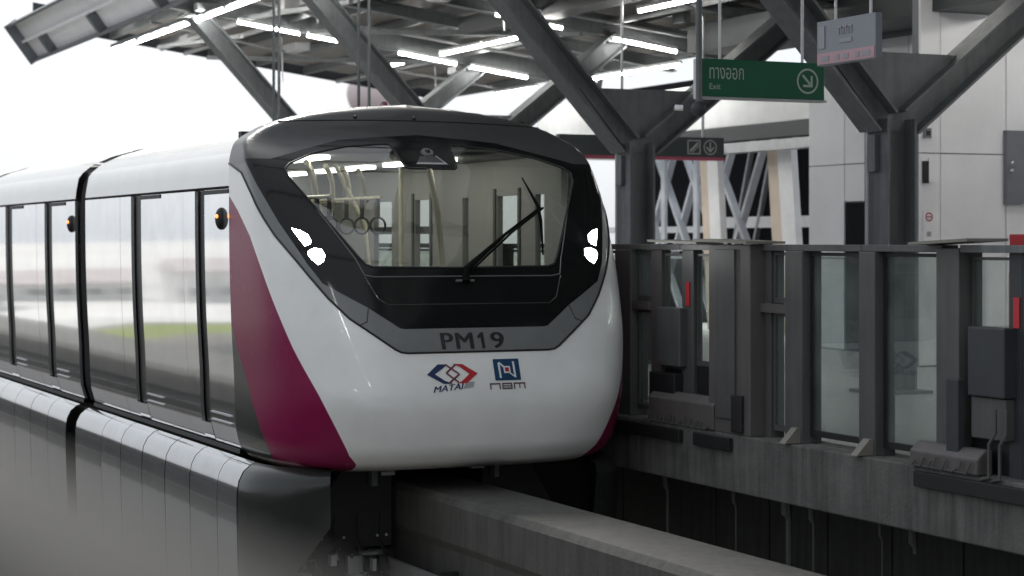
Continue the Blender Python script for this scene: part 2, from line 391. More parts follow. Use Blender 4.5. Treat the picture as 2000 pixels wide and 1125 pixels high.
# lamp trunking that pokes out beyond the roof end
tr = thing('lamp_trunking', (9.4, 39, 5.3), 'long grey lamp trunking poking out past the roof end', 'trunking')
MB().box(9.36, 9.46, 20, 39.2, 5.36, 5.43).build('channel', 'steel_paint', tr)
for k in range(16): MB().box(9.34, 9.48, 21 + k * 1.15, 21.06 + k * 1.15, 5.29, 5.36).build('clip', 'steel_paint', tr)
for k in range(13): MB().tube([(9.41, 21.2 + k * 1.45, 5.315), (9.41, 22.5 + k * 1.45, 5.315)], .035, 8).build('tube', 'tube_lamp', tr)

# small services hung under the roof: boxes, loudspeakers, conduits
random.seed(21)
for k in range(26):
    x = random.uniform(9.2, 16.5); y = random.uniform(14, 39); z = zr(x) + random.uniform(.0, .25); sx, sy, sz = random.uniform(.06, .2), random.uniform(.1, .35), random.uniform(.05, .14)
    MB().box(x - sx, x + sx, y - sy, y + sy, z - sz, z + sz).build('service_box', random.choice(('steel_dark', 'steel_paint', 'galvanised')), roof, bevel=.01)
for k in range(10):
    x = 9.6 + k * .75; y = 15 + (k * 7 % 11) * 2.1; MB().tube([(x, y, zr(x) + .3), (x + .02, y, zr(x) - .25 - .1 * (k % 4))], .014, 6).build('drop_rod', 'galvanised', roof)
for k in range(5):
    y = 17.5 + k * 4.6; MB().tube([(9.3, y, zr(9.3) + .1), (12, y + .2, zr(12) + .05), (16.8, y, zr(16.8) + .1)], .028, 6).build('conduit', 'galvanised', roof)
# fluorescent lamps: rows across (under rafters) and rows along
ORD = ['first', 'second', 'third', 'fourth', 'fifth', 'sixth', 'seventh', 'eighth']
def lamp(p, q, label):
    p, q = Vector(p), Vector(q)
    o = thing('fluorescent_lamp', (p + q) / 2, label, 'lamp', 'fluorescent lamps under the station roof')
    MB().bar(p + Vector((0, 0, .045)), q + Vector((0, 0, .045)), .10, .05).build('housing', 'fascia_white', o)
    MB().tube([p, q], .028, 8).build('tube', 'tube_lamp', o)
names = {32.9: 'second rafter from the roof end', 27.4: 'middle rafter'}
for y, nm in names.items():
    for i, x in enumerate((10.05, 11.3, 13.0, 14.4) if y > 30 else (12.4, 14.4)):
        x1 = x + 1.1
        lamp((x, y, zr(x) - .06), (x1, y, zr(x1) - .06), f'fluorescent tube under the {nm}, {ORD[i]} from the track')
for x, nm in ((13.6, 'above the middle of the platform'), (16.3, 'near the back of the platform')):
    for i, (a, b) in enumerate(((28.7, 30.5), (30.6, 32.4), (23.3, 25.1), (34.2, 36.0), (17.6, 19.4), (14.0, 15.8), (12.0, 13.8))):
        lamp((x, a, zr(x) - .02), (x, b, zr(x) - .02), f'lengthwise fluorescent tube {nm}, {ORD[i]} in its row')

for i, (x, y) in enumerate(((2.3, -9), (2.3, -4), (2.3, .2), (-1.5, -6.5), (-1.5, -1.5), (6.0, 3.5), (6.0, 8.5))):  # unseen tubes added to brighten the train nose and give it glints
    zz = 5.2 + .14 * (x - 3.2) if x < 3 else 5.95
    lamp((x, y, zz), (x, y + 2.4, zz), f'unseen fluorescent tube added to light the train nose, {ORD[i]} of its group')
# near roof over the camera side and ties over the gap (seen only as reflections and shade; decks sized for the light on the train)
nr = thing('near_station_roof', (-3, 0, 5), 'dark roof over the near platform mirrored in the cab hood', 'roof')
def zn(x): return 5.5 + .14 * (x - 3.2)
for y in (-40, -33, -26, -19, -12, -5, 1.5, 3.7, 5.9, 8.1, 10.3, 12.5):
    m = MB(); hsec(m, (-8, y, zn(-8) + .17), (3.4, y, zn(3.4) + .17), .34, .2, .02, (0, 0, 1)); m.build('rafter', 'steel_paint', nr)
m = MB(); m.add([(-8.2, -45, zn(-8.2) + .5), (3.6, -45, zn(3.6) + .5), (3.6, -25, zn(3.6) + .5), (-8.2, -25, zn(-8.2) + .5)], [(0, 1, 2, 3)]); m.build('deck_sheet', 'deck_metal', nr)
m = MB(); m.add([(3.5, -45, 6.1), (8.4, -45, 6.1), (8.4, -5, 6.1), (3.5, -5, 6.1)], [(0, 1, 2, 3)]); m.build('shade_deck', 'deck_metal', nr)  # unseen deck added over the track gap to shade the train front
for k in range(4):
    y = 13.2 + k * 1.3
    pts = [(3.3 + 5.1 * t, y, 5.75 + .75 * math.sin(math.pi * t)) for t in [i / 14 for i in range(15)]]
    tag(MB().tube(pts, .07, 8).build('arched_tie', 'steel_paint'), f'thin arched steel tie over the track mirrored in the windscreen, {ORD[k]} from the camera', 'tie', 'arched ties over the track')

# ================================================================== FAR PLATFORM: rooms, signs, hall
wa = thing('panel_wall', (16, 22, 0), 'pale panelled room wall left of the nearest steel column', 'wall')
MB().box(16.03, 16.6, 20.2, 24.4, .006, 5).build('core', 'door_grey', wa)
for i, (y0, y1) in enumerate(((20.2, 21.1), (21.1, 22.0), (22.0, 22.75), (22.75, 23.5), (23.5, 24.4))):
    for j, (z0, z1) in enumerate(((.02, 1.3), (1.3, 2.62), (2.62, 4.3))):
        if i == 3 and j < 2: 
            if j == 1: MB().box(16.0, 16.03, y0 + .008, y1 - .008, 2.1, z1 - .008).build('panel', 'panel_grey', wa)
            continue
        MB().box(16.0, 16.03, y0 + .008, y1 - .008, z0 + .008, z1 - .008).build('panel', 'panel_grey', wa)
MB().box(16.0, 16.02, 22.78, 23.47, .02, 2.08).build('doorway', 'hall_dark', wa)
wb = thing('service_room', (17, 20, 0), 'pale panelled service room front right of the nearest steel column', 'wall')
MB().box(14.75, 20, 20.04, 20.2, .006, 5).build('core', 'door_grey', wb)
xs = [14.72, 15.02, 16.02, 17.5, 18.8, 20]
for i, (x0, x1) in enumerate(zip(xs, xs[1:])):
    for j, (z0, z1) in enumerate(((.02, 2.62), (2.62, 4.6))):
        MB().box(x0 + .007, x1 - .007, 20, 20.04, z0 + .007, z1 - .007).build('panel', 'panel_pale', wb)
cd = MB().box(15.98, 17.4, 19.93, 20.0, 2.0, 2.92); cd = cd.build('cabinet', 'door_grey'); tag(cd, 'dark grey wall cabinet with two round knobs at the right edge', 'cabinet')
for z in (2.42, 2.52): MB().sphere((16.04, 19.915, z), .03, 12, 8).build('knob', 'chrome', cd)
nt_ = MB().box(14.76, 14.9, 19.975, 19.998, 1.52, 1.92).build('notice', 'panel_pale'); tag(nt_, 'small white prohibition notice with a red ring on the room corner', 'notice')
m = MB(); cs = []
for k in range(20):
    t = 2 * math.pi * k / 20; cs += [(14.83 + .055 * math.cos(t), 19.97, 1.84 + .055 * math.sin(t)), (14.83 + .04 * math.cos(t), 19.97, 1.84 + .04 * math.sin(t))]
m.add(cs, [(2 * k, (2 * k + 2) % 40, (2 * k + 3) % 40, 2 * k + 1) for k in range(20)]); m.box(14.795, 14.865, 19.967, 19.971, 1.834, 1.846)
m.build('red_ring', 'decal_red', nt_)
MB().box(14.80, 14.86, 19.968, 19.974, 1.60, 1.66).build('print', 'decal_grey', nt_)
it = MB().box(14.76, 14.86, 19.96, 20.0, 2.80, 2.92).build('intercom', 'door_grey'); tag(it, 'small dark intercom box high on the room corner', 'intercom')
MB().box(14.78, 14.84, 19.955, 19.96, 2.83, 2.89).build('grille', 'decal_black', it)
it2 = MB().box(14.75, 14.82, 19.96, 20.0, 2.25, 2.52).build('card_reader', 'decal_black'); tag(it2, 'narrow black wall box below the intercom on the room corner', 'wall box')
MB().box(14.83, 14.92, 19.97, 20.0, 2.27, 2.56).build('side_plate', 'panel_pale', it2)
fr_ = MB().box(14.06, 14.5, 17.2, 17.5, .006, 1.62).build('fire_cabinet', 'signal_red', bevel=.01); tag(fr_, 'red fire cabinet top peeking above the gate at the right edge', 'cabinet')
MB().box(14.03, 14.06, 17.23, 17.47, .5, 1.2).build('door', 'signal_red', fr_)

# dark circulation hall with pale slanted piers and lattice
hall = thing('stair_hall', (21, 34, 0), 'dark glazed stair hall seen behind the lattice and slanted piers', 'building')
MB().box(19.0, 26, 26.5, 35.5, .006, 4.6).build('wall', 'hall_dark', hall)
for k in range(3): MB().bar((18.96, 29.0 + k * .7, 4.2), (18.96, 30.4 + k * .7, .2), .06, .1, (1, 0, 0)).build('mullion', 'galvanised', hall)
MB().box(18.93, 18.99, 28.6, 31.6, 1.78, 1.98).build('transom', 'fascia_white', hall)
MB().box(18.93, 18.99, 31.8, 37, 1.70, 1.82).build('transom', 'fascia_white', hall)
fa = thing('fascia_beam', (17, 27, 4), 'white fascia band with dark lower beam above the stair hall', 'fascia')
MB().box(17.2, 17.3, 23, 36, 3.45, 4.2).build('panel', 'fascia_white', fa)
MB().box(17.0, 17.2, 23, 36, 3.18, 3.42).build('beam', 'steel_dark', fa)
MB().box(16.9, 17.15, 24.6, 29.5, 2.98, 3.14).build('lamp_housing', 'galvanised', fa)
def pier(lab, y0, w, lean, zt, cream=True):
    o = thing('slanted_pier', (17.8, y0, 0), lab, 'pier')
    for name, a, b, mt, dx in (('face', 0, w * .55, 'cream', .0), ('edge', w * .55, w, 'fascia_white', -.12)):  # edge strip is white, with sunlit brightness put into its colour
        pts = [(y0 - a, .006), (y0 - b, .006), (y0 - b + lean, zt), (y0 - a + lean, zt)]
        MB().prism(pts, 'x', 17.6 + dx, 17.72 + dx).build(name, mt, o)
pier('wide cream slanted pier with edge whitened for sunlight beside the panelled room wall', 27.75, .9, .35, 3.16)
pier('narrow cream slanted pier with edge whitened for sunlight between lattice and dark opening', 30.0, .8, .3, 3.16)
la = thing('lattice_screen', (18.4, 33, 0), 'white diagonal steel lattice screen behind the second steel column', 'lattice')
for k in range(4):
    y = 29.9 + k * 1.05
    MB().bar((18.3, y - .9, .3), (18.3, y + 1.1, 3.2), .07, .13, (1, 0, 0)).build('bar', 'lattice_white', la)
    MB().bar((18.38, y + 1.1, .3), (18.38, y - .5, 3.2), .07, .13, (1, 0, 0)).build('bar', 'lattice_white', la)
for z in (1.22, 1.36): MB().box(18.21, 18.26, 29.7, 35, z, z + .05).build('rail', 'lattice_white', la)
for k in range(3): MB().box(18.14, 18.20, 31.3 + k * 1.2, 31.44 + k * 1.2, .006, 3.2).build('post', 'lattice_white', la)
# pale parapet / low building beyond platform, between column and train
bb = thing('white_canopy', (28, 52, 0), 'pale canopy band glimpsed between train roof and steel column', 'canopy')
MB().box(23.6, 36, 51, 54, 4.0, 4.75).build('band', 'fascia_white', bb)
MB().box(25.2, 25.5, 52, 52.3, -14, 4.0).build('post', 'fascia_white', bb); MB().box(33, 33.3, 52, 52.3, -14, 4.0).build('post', 'fascia_white', bb)
ca = MB().tube([(13, 41, 3.35), (15.6, 40.2, 3.55), (18, 39.4, 3.8)], .035, 8).build('overhead_cable', 'rubber'); tag(ca, 'black cable sagging between train roof and steel column', 'cable')

# ---- signs
def flat_sign_text(root, txt, mt, x0, x1, z0, z1, y, name='lettering'):
    vs, fs = text2d(txt, 1); vs = fit(vs, x0, x1, z0, z1)
    m = MB(); m.add([(a, y, b) for a, b in vs], fs); return m.build(name, mt, root)
def ring(c, r0, r1, y, n=28):
    vs = []
    for k in range(n):
        t = 2 * math.pi * k / n
        vs += [(c[0] + r0 * math.cos(t), y, c[1] + r0 * math.sin(t)), (c[0] + r1 * math.cos(t), y, c[1] + r1 * math.sin(t))]
    return vs, [(2 * k, (2 * k + 2) % (2 * n), (2 * k + 3) % (2 * n), 2 * k + 1) for k in range(n)]
ex = thing('exit_sign', (9.3, 15.0, 3.0), 'green hanging exit sign with white arrow in a circle', 'sign')
EX0, EX1, EZ0, EZ1 = 8.74, 10.0, 2.80, 3.13
MB().box(EX0, EX1, 15.0, 15.10, EZ0, EZ1).build('panel', 'sign_green', ex, bevel=.006)
m = MB(); m.box(EX0 - .02, EX1 + .02, 14.995, 15.11, EZ0 - .018, EZ0); m.box(EX0 - .02, EX0, 14.995, 15.11, EZ0, EZ1); m.build('frame', 'galvanised', ex)
flat_sign_text(ex, 'ทางออก', 'sign_green_text', 8.815, 9.16, 2.955, 3.055, 14.994)
flat_sign_text(ex, 'Exit', 'sign_green_text', 8.815, 8.925, 2.865, 2.915, 14.994)
m = MB(); v, f = ring((9.82, 2.965), .096, .113, 14.994); m.add(v, f)
def arrow(m, c, ang, L, y, w=.022):
    ca_, sa = math.cos(ang), math.sin(ang)
    def T(p): return (c[0] + p[0] * ca_ - p[1] * sa, y, c[1] + p[0] * sa + p[1] * ca_)
    m.add([T(p) for p in ((-L, -w / 2), (L * .7, -w / 2), (L * .7, w / 2), (-L, w / 2))], [(0, 1, 2, 3)])
    for s_ in (1, -1):
        m.add([T(p) for p in ((L, 0), (L - w * 1.4, 0), (L * .05 - w * .7, s_ * (L * .95 - w * .7)), (L * .05, s_ * L * .95))], [(0, 1, 2, 3)])
arrow(m, (9.82, 2.965), R(-45), .075, 14.9935); m.build('arrow_symbol', 'sign_green_text', ex)
for x in (8.95, 9.8): MB().tube([(x, 15.05, EZ1), (x, 15.05, zr(x) + .2)], .014, 8).build('hanger', 'galvanised', ex)

ns = thing('station_name_sign', (8.6, 12.6, 3.05), 'pale grey hanging station plate with rose strip, facing the track', 'sign')
MB().box(8.58, 8.64, 12.2, 12.97, 2.89, 3.23).build('panel', 'plate_grey', ns, bevel=.004)
MB().box(8.574, 8.58, 12.21, 12.96, 2.90, 2.985).build('rose_strip', 'plate_rose', ns)
MB().box(8.572, 8.58, 12.86, 12.935, 3.02, 3.19).build('side_mark', 'plate_text', ns)
m = MB()
for k, (a, b) in enumerate(((12.68, 12.63), (12.615, 12.565), (12.55, 12.50))):
    m.box(8.573, 8.58, b, a, 3.155, 3.17); m.box(8.573, 8.58, b, b + .014, 3.11, 3.16); m.box(8.573, 8.58, a - .014, a, 3.11, 3.16)
m.box(8.573, 8.58, 12.50, 12.66, 3.045, 3.075)
m.build('lettering', 'plate_text', ns)
for a, b in ((12.80, 12.90), (12.66, 12.71), (12.54, 12.61), (12.40, 12.45), (12.26, 12.36)): MB().box(8.570, 8.576, a, b, 2.92, 2.96).build('strip_print', 'plate_text', ns)
for y in (12.30, 12.76): MB().tube([(8.61, y, 3.23), (8.61, y, zr(8.61) + .3)], .012, 8).build('hanger', 'galvanised', ns)

ds = thing('direction_sign', (12.5, 24.6, 2.75), 'dark grey direction sign with crimson stripe and pictograms', 'sign')
DY = 24.6
MB().box(12.080, 14.700, DY, DY + .1, 2.735, 3.015).build('panel', 'sign_grey', ds)
MB().box(12.080, 14.700, DY - .004, DY + .104, 2.690, 2.735).build('stripe', 'sign_pink', ds)
m = MB()
def sq(m, x0, x1, z0, z1, t, y):
    m.box(x0, x1, y - .004, y, z0, z0 + t); m.box(x0, x1, y - .004, y, z1 - t, z1); m.box(x0, x0 + t, y - .004, y, z0 + t, z1 - t); m.box(x1 - t, x1, y - .004, y, z0 + t, z1 - t)
sq(m, 14.100, 14.310, 2.775, 2.975, .016, DY - .003)
m.bar((14.140, DY - .005, 2.815), (14.270, DY - .005, 2.935), .004, .03, (0, 0, 1)); m.bar((14.180, DY - .006, 2.805), (14.280, DY - .006, 2.895), .004, .012, (0, 0, 1)); m.build('escalator_symbol', 'sign_text', ds)
m = MB(); v, f = ring((14.470, 2.875), .092, .108, DY - .006); m.add(v, f); arrow(m, (14.470, 2.875), R(-90), .075, DY - .0065); m.build('arrow_symbol', 'sign_text', ds)
m = MB(); m.box(13.480, 13.700, DY - .006, DY - .001, 2.905, 2.965); m.box(13.480, 13.620, DY - .006, DY - .001, 2.795, 2.835); m.build('lettering', 'sign_text', ds)
for x in (13.080, 14.380): MB().tube([(x, DY + .05, 3.015), (x, DY + .05, zr(x))], .02, 8).build('hanger', 'galvanised', ds)

cc = thing('camera_pole', (8.62, 14.62, 2.7), 'grey hanging pole with a round camera at its lower end', 'camera')
CXp, CYp = 8.70, 14.98
MB().tube([(CXp, CYp, 2.72), (CXp, CYp, 5.6)], .028, 12).build('pole', 'steel_paint', cc)
MB().sphere((CXp, CYp, 2.69), .068, 18, 12).build('camera_dome', 'steel_dark', cc)
MB().tube([(CXp - .10, CYp + .1, 2.70), (CXp - .16, CYp + .14, 2.705)], .026, 10).build('side_lamp', 'fascia_white', cc)
MB().tube([(CXp + .045, CYp + .05, 2.78), (CXp + .045, CYp + .05, 5.6)], .012, 8).build('conduit', 'galvanised', cc)
# hanging rods seen against the sky
for lab, ps in (('pair of thin grey hanging rods left of the cab top', ((9.75, 24.4, .03),)), ('two slim hanger rods with a sign hidden behind the train roof', ((9.9, 22.45, .018), (9.98, 22.35, .018)))):
    pass
def hang(label, rods, wdt):
    o = thing('hanging_sign', (*rods[0], 2.6), label, 'sign')
    for (x, y) in rods: MB().tube([(x, y, 2.35), (x, y, zr(x) + .35)], .022, 8).build('rod', 'steel_paint', o)
    (x, y) = rods[0]; MB().box(x - .04, x + .04, y - .2, y + wdt, 2.0, 2.36).build('panel', 'sign_grey', o)
hang('close pair of dark hanger rods crossing the left sloping arm', ((8.9, 27.4), (8.93, 27.25)), .8)
hang('two slim hanger rods in front of the pink tank', ((9.45, 25.4), (9.45, 25.0)), .8)

# ---- far background
tk = thing('pink_ball', (27.0, 196, 0), 'pale pink round tank on a mast in the far sky', 'ball')  # stands in for a blurred pale disc of unknown origin
MB().sphere((46.7, 122.8, 11.2), 1.75, 24, 16).build('ball', 'ball_pink', tk); MB().tube([(46.7, 122.8, -14), (46.7, 122.8, 9.7)], .4, 10).build('mast', 'house_wall', tk)
for i in range(9):
    x, y = -190 + i * 26, 300 + (i % 3) * 16; h = 4.5 + (i * 37 % 5) * .8; w_ = 10 + (i % 2) * 3
    rl = ['narrow', 'wide', 'low', 'tall', 'plain', 'broad', 'square', 'small', 'long'][i]
    o = thing('house', (x, y, -14), f'pale {rl} house with haze-paled red roof mirrored in the train side, {i + 1} of the row', 'house', 'houses beyond the grass field')
    MB().box(x - w_, x + w_, y - 5, y + 5, -14, -14 + h).build('wall', 'house_wall', o)
    MB().prism([(y - 6, -14 + h), (y + 6, -14 + h), (y, -14 + h + 3)], 'x', x - w_ - .6, x + w_ + .6).build('roof', 'house_roof', o)
    for k in range(4): MB().box(x - w_ + 2 + k * 5, x - w_ + 4 + k * 5, y - 5.05, y - 5, -12.4, -10.8).build('window', 'house_window', o)

# ================================================================== PLATFORM SCREEN GATES
GX0, GX1, GT = 8.42, 8.54, 1.52
GG = 'screen gate bays along the far platform edge'
def gate_post(root, y0, y1, x0=GX0 - .03, x1=GX1 + .03, z1=GT - .05, mt='gate_frame', bracket=True):
    MB().box(x0, x1, y0, y1, .0, z1).build('post', mt, root, bevel=.006)
    if bracket: MB().prism([(x0 - .14, .005), (x0, .005), (x0, .12), (x0 - .03, .12)], 'y', y0 + .02, y0 + .10).build('bracket', 'gate_cap', root)
def gate_pane(root, y0, y1, z0=.06, z1=GT - .06, fw=.025, mt='gate_frame', xg=8.48):
    m = MB(); m.box(xg - .02, xg + .02, y0, y0 + fw, z0, z1); m.box(xg - .02, xg + .02, y1 - fw, y1, z0, z1)
    m.box(xg - .02, xg + .02, y0 + fw, y1 - fw, z0, z0 + fw + .02); m.box(xg - .02, xg + .02, y0 + fw, y1 - fw, z1 - fw, z1); m.build('frame', mt, root)
    MB().box(xg - .006, xg + .006, y0 + fw, y1 - fw, z0 + fw + .02, z1 - fw).build('glass_pane', 'gate_glass', root)
def gate_rail(root, y0, y1, z0=GT - .05, z1=GT, x0=GX0 - .01, x1=GX1 + .01, mt='gate_frame'):
    MB().box(x0, x1, y0 + .003, y1 - .003, z0, z1).build('top_rail', mt, root, bevel=.004)
g = thing('screen_gate', (8.48, 11.6, 0), 'fixed glass gate panel left of the right-hand door post', 'gate', GG)
gate_pane(g, 11.21, 11.93, mt='rubber'); gate_post(g, 11.94, 12.14); gate_rail(g, 11.18, 12.14)
g = thing('screen_gate', (8.48, 12.5, 0), 'fixed glass gate panel between the two posts with white floor brackets', 'gate', GG)
gate_pane(g, 12.15, 12.88, mt='rubber'); gate_post(g, 12.89, 13.13); gate_rail(g, 12.14, 13.13)
g = thing('screen_gate', (8.48, 13.5, 0), 'narrow glass gate panel with a crossbar beside the wide brown-grey post', 'gate', GG)
gate_pane(g, 13.135, 13.40, .06, .98, mt='gate_frame'); gate_pane(g, 13.135, 13.40, 1.06, GT - .06)
MB().box(8.40, 8.50, 13.132, 13.52, .985, 1.055).build('crossbar', 'gate_frame_warm', g)
MB().box(8.44, 8.56, 13.405, 13.50, 0, GT - .05).build('mullion', 'gate_frame', g); gate_rail(g, 13.13, 13.5)
g = thing('gate_door_post', (8.4, 13.8, 0), 'wide brown-grey door drive post with a flat tilted cap', 'gate post', GG)
MB().box(8.31, 8.56, 13.51, 14.15, 0, GT).build('cabinet', 'gate_frame_warm', g, bevel=.008)
MB().box(8.29, 8.31, 13.72, 14.02, .12, 1.48).build('cover', 'gate_frame', g, bevel=.004)
MB().box(8.28, 8.312, 13.6, 13.76, .02, .32).build('kick_plate', 'rubber', g, bevel=.01)
MB().bar((8.42, 13.45, GT + .015), (8.42, 14.3, GT + .035), .36, .02).build('cap', 'gate_cap', g)
g = thing('sliding_gate_leaf', (8.48, 14.5, 0), 'sliding glass gate leaf with red tag next to the wide post', 'gate', GG)
gate_pane(g, 14.16, 14.60, .5, GT - .08, fw=.02); MB().box(8.46, 8.50, 14.16, 14.60, .06, .498).build('kick_panel', 'rubber', g)
MB().box(8.43, 8.52, 14.605, 14.80, .0, GT - .05).build('stile', 'gate_frame', g, bevel=.004); MB().box(8.42, 8.43, 14.66, 14.72, 1.0, 1.2).build('red_tag', 'signal_red', g); gate_rail(g, 14.16, 14.8)
MB().bar((8.44, 14.35, GT + .01), (8.44, 15.2, GT + .03), .26, .02).build('cap', 'gate_cap', g)
g = thing('sliding_gate_leaf', (8.48, 15.0, 0), 'dim sliding glass gate leaf with dark drive box near the nose', 'gate', GG)
gate_pane(g, 14.81, 15.15, .45, GT - .08, fw=.02); MB().box(8.46, 8.50, 14.81, 15.15, .0, .448).build('kick_panel', 'rubber', g)
MB().box(8.36, 8.455, 14.72, 15.12, .48, .98).build('drive_box', 'gate_frame', g, bevel=.01); MB().box(8.34, 8.45, 14.78, 15.22, .0, .42).build('lower_box', 'rubber', g, bevel=.01)
MB().box(8.43, 8.52, 15.155, 15.34, .0, GT - .05).build('stile', 'gate_frame_warm', g); gate_rail(g, 14.8, 15.34)
g = thing('screen_gate', (8.48, 15.6, 0), 'narrow glass gate panel with a crossbar right beside the train nose', 'gate', GG)
gate_pane(g, 15.36, 15.64, .06, .94); gate_pane(g, 15.36, 15.64, 1.02, GT - .06); MB().box(8.40, 8.50, 15.345, 15.9, .945, 1.015).build('crossbar', 'gate_frame_warm', g)
gate_post(g, 15.65, 15.95, bracket=False); gate_rail(g, 15.34, 15.95)
g = thing('gate_door_post', (8.4, 11.05, 0), 'light grey door drive post with tilted cap at the right', 'gate post', GG)
gate_post(g, 10.93, 11.18, 8.36, 8.56, GT - .02, bracket=False); MB().bar((8.42, 10.7, GT + .035), (8.42, 11.35, GT - .01 + .02), .34, .02).build('cap', 'gate_cap', g)
MB().box(8.30, 8.36, 10.86, 10.99, .03, .62).build('side_box', 'steel_dark', g, bevel=.006)
g = thing('sliding_gate_leaf', (8.48, 10.5, 0), 'sliding gate leaf with black drive box at the right edge of view', 'gate', GG)
gate_pane(g, 10.50, 10.92, .3, GT - .08, fw=.02); MB().box(8.46, 8.50, 10.50, 10.92, .0, .298).build('kick_panel', 'rubber', g)
MB().box(8.43, 8.53, 10.36, 10.49, .0, GT - .05).build('stile', 'steel_dark', g); gate_rail(g, 9.4, 10.92, mt='steel_paint', x0=8.36)
MB().box(8.33, 8.455, 10.42, 10.80, .52, .98).build('drive_box', 'steel_dark', g, bevel=.01); MB().box(8.36, 8.455, 10.44, 10.80, .24, .515).build('lower_box', 'gate_frame', g, bevel=.008)
MB().box(8.42, 8.428, 10.38, 10.44, .98, 1.18).build('red_tag', 'signal_red', g)
MB().box(8.43, 8.5, 9.4, 10.355, .0, 1.46).build('panel', 'steel_dark', g)
m = MB()
for y in (10.36, 10.47): m.tube([(8.30, y, .45), (8.30, y, .30), (8.28, y + .04, .22), (8.28, y + .04, -.0), (8.30, y + .14, -.02)], .012, 6)
m.build('cable', 'pipe_grey', g)
for i in range(9):
    y = 15.96 + i * 1.35
    g = thing('screen_gate', (8.48, y, 0), f'glass screen gate glimpsed through the train windows, {ORD[i % 8] if i < 8 else "farthest"} behind the nose', 'gate', GG)
    gate_pane(g, y, y + 1.18, mt='rubber'); gate_post(g, y + 1.19, y + 1.34, bracket=False); gate_rail(g, y, y + 1.34)
# boxes and rubber strips along the edge
for lab, y0, y1, z1, xx in (('low beige-grey machine box under the door near the train nose', 14.05, 15.15, .27, 8.31), ('low grey machine box below the right-hand gate post', 10.62, 11.36, .17, 8.29)):
    b = MB().prism([(xx - .02, .002), (8.40, .002), (8.40, z1), (xx + .05, z1), (xx - .02, z1 - .06)], 'y', y0, y1).build('machine_box', 'gate_frame_warm', bevel=.012)
    tag(b, lab, 'box', 'machine boxes at the gate foot')
    m = MB(); random.seed(int(y0 * 10)); y = y0 + .05
    while y < y1 - .05:
        L = random.uniform(.05, .14); m.tube([(xx - .035, y, .0 + random.uniform(.03, .09)), (xx - .04, y + L * .3, .012), (xx - .045, y + L, .014)], .006, 5); y += L * .9
    m.build('cable', 'pipe_grey', b)
for lab, y0, y1 in (('short black rubber edge strip under the gate doors', 13.75, 14.32), ('black rubber edge strip running behind the train nose', 14.55, 17.0), ('long black rubber edge strip at the right edge', 8.6, 11.3)):
    tag(MB().box(8.255, 8.298, y0, y1, -.135, -.03).build('edge_strip', 'rubber', bevel=.006), lab, 'edge strip', 'rubber strips on the platform edge')
# near side: the gate rail right by the camera, out of focus
ng = thing('near_gate', (.3, 2, 0), 'blurred grey gate rail of the near platform at lower left', 'gate')
MB().box(.085, .15, .2, 6, 1.40, 1.474).build('top_rail', 'rail_matt', ng, bevel=.01)
MB().box(.10, .14, .2, 6, .1, 1.40).build('panel', 'rail_matt', ng)
for k in range(4): MB().box(.08, .16, .9 + k * 1.5, 1.0 + k * 1.5, 0, 1.4).build('post', 'gate_frame', ng)

# ================================================================== MONORAIL TRAIN
TR = thing('monorail_train', (XC, 22, -1), 'white, magenta and black monorail train with lit headlights entering the station', 'train')
def smooth(xs, ys):
    def m(k):
        if k == 0: return (ys[1] - ys[0]) / (xs[1] - xs[0])
        if k == len(xs) - 1: return (ys[-1] - ys[-2]) / (xs[-1] - xs[-2])
        d1 = (ys[k] - ys[k - 1]) / (xs[k] - xs[k - 1]); d2 = (ys[k + 1] - ys[k]) / (xs[k + 1] - xs[k])
        return 0 if d1 * d2 <= 0 else 2 * d1 * d2 / (d1 + d2)
    ms = [m(k) for k in range(len(xs))]
    def f(t):
        if t <= xs[0]: return ys[0]
        if t >= xs[-1]: return ys[-1]
        i = 0
        while t > xs[i + 1]: i += 1
        h = xs[i + 1] - xs[i]; u = (t - xs[i]) / h
        return (2 * u ** 3 - 3 * u * u + 1) * ys[i] + (u ** 3 - 2 * u * u + u) * h * ms[i] + (3 * u * u - 2 * u ** 3) * ys[i + 1] + (u ** 3 - u * u) * h * ms[i + 1]
    return f
ZT, ZB, YJ = 2.755, -.34, 16.5
f_yc = smooth([-.34, -.30, -.24, -.1, .2, .64, .85, 1.1, 1.34, 1.75, 2.16, 2.433, 2.6, 2.7, 2.755],
              [15.3, 15.02, 14.86, 14.76, 14.72, 14.86, 14.95, 15.08, 15.21, 15.52, 15.86, 16.19, 16.27, 16.34, 16.46])
f_w = smooth([-.34, -.30, -.22, 0, .4, .9, 1.5, 1.95, 2.2, 2.367, 2.505, 2.644, 2.716, 2.755],
             [1.30, 1.42, 1.51, 1.557, 1.57, 1.597, 1.612, 1.615, 1.615, 1.58, 1.40, .989, .488, .02])
f_n = smooth([-.34, 0, 1.2, 1.9, 2.25, 2.55, 2.755], [3.6, 4.1, 7.0, 8.0, 5.7, 4.6, 2.5])
f_y0 = smooth([-.4, .9, 1.5, 1.9, 2.25, 2.5, 2.755], [16.5, 16.5, 16.4, 16.13, 16.13, 16.38, 16.49])
_tab = {}
def table(z):
    k = round(z, 4)
    if k not in _tab:
        n, w, c, o = f_n(z), f_w(z), f_yc(z), f_y0(z)
        ph = np.linspace(0, np.pi / 2, 140); X, Y = np.sin(ph), np.cos(ph); r = (X ** n + Y ** n) ** (-1 / n)
        x = w * r * X; y = o - (o - c) * r * Y
        _tab[k] = (np.concatenate([[0], np.cumsum(np.hypot(np.diff(x), np.diff(y)))]), x, y)
    return _tab[k]
def surf(a, z):
    A, x, y = table(z); s = 1 if a >= 0 else -1; b = abs(a)
    if b > A[-1]: return Vector((XC + s * x[-1], y[-1] + b - A[-1], z))
    return Vector((XC + s * float(np.interp(b, A, x)), float(np.interp(b, A, y)), z))
def aJ(z):
    A, x, y = table(z); return float(A[-1]) + max(0.0, YJ - float(y[-1]))
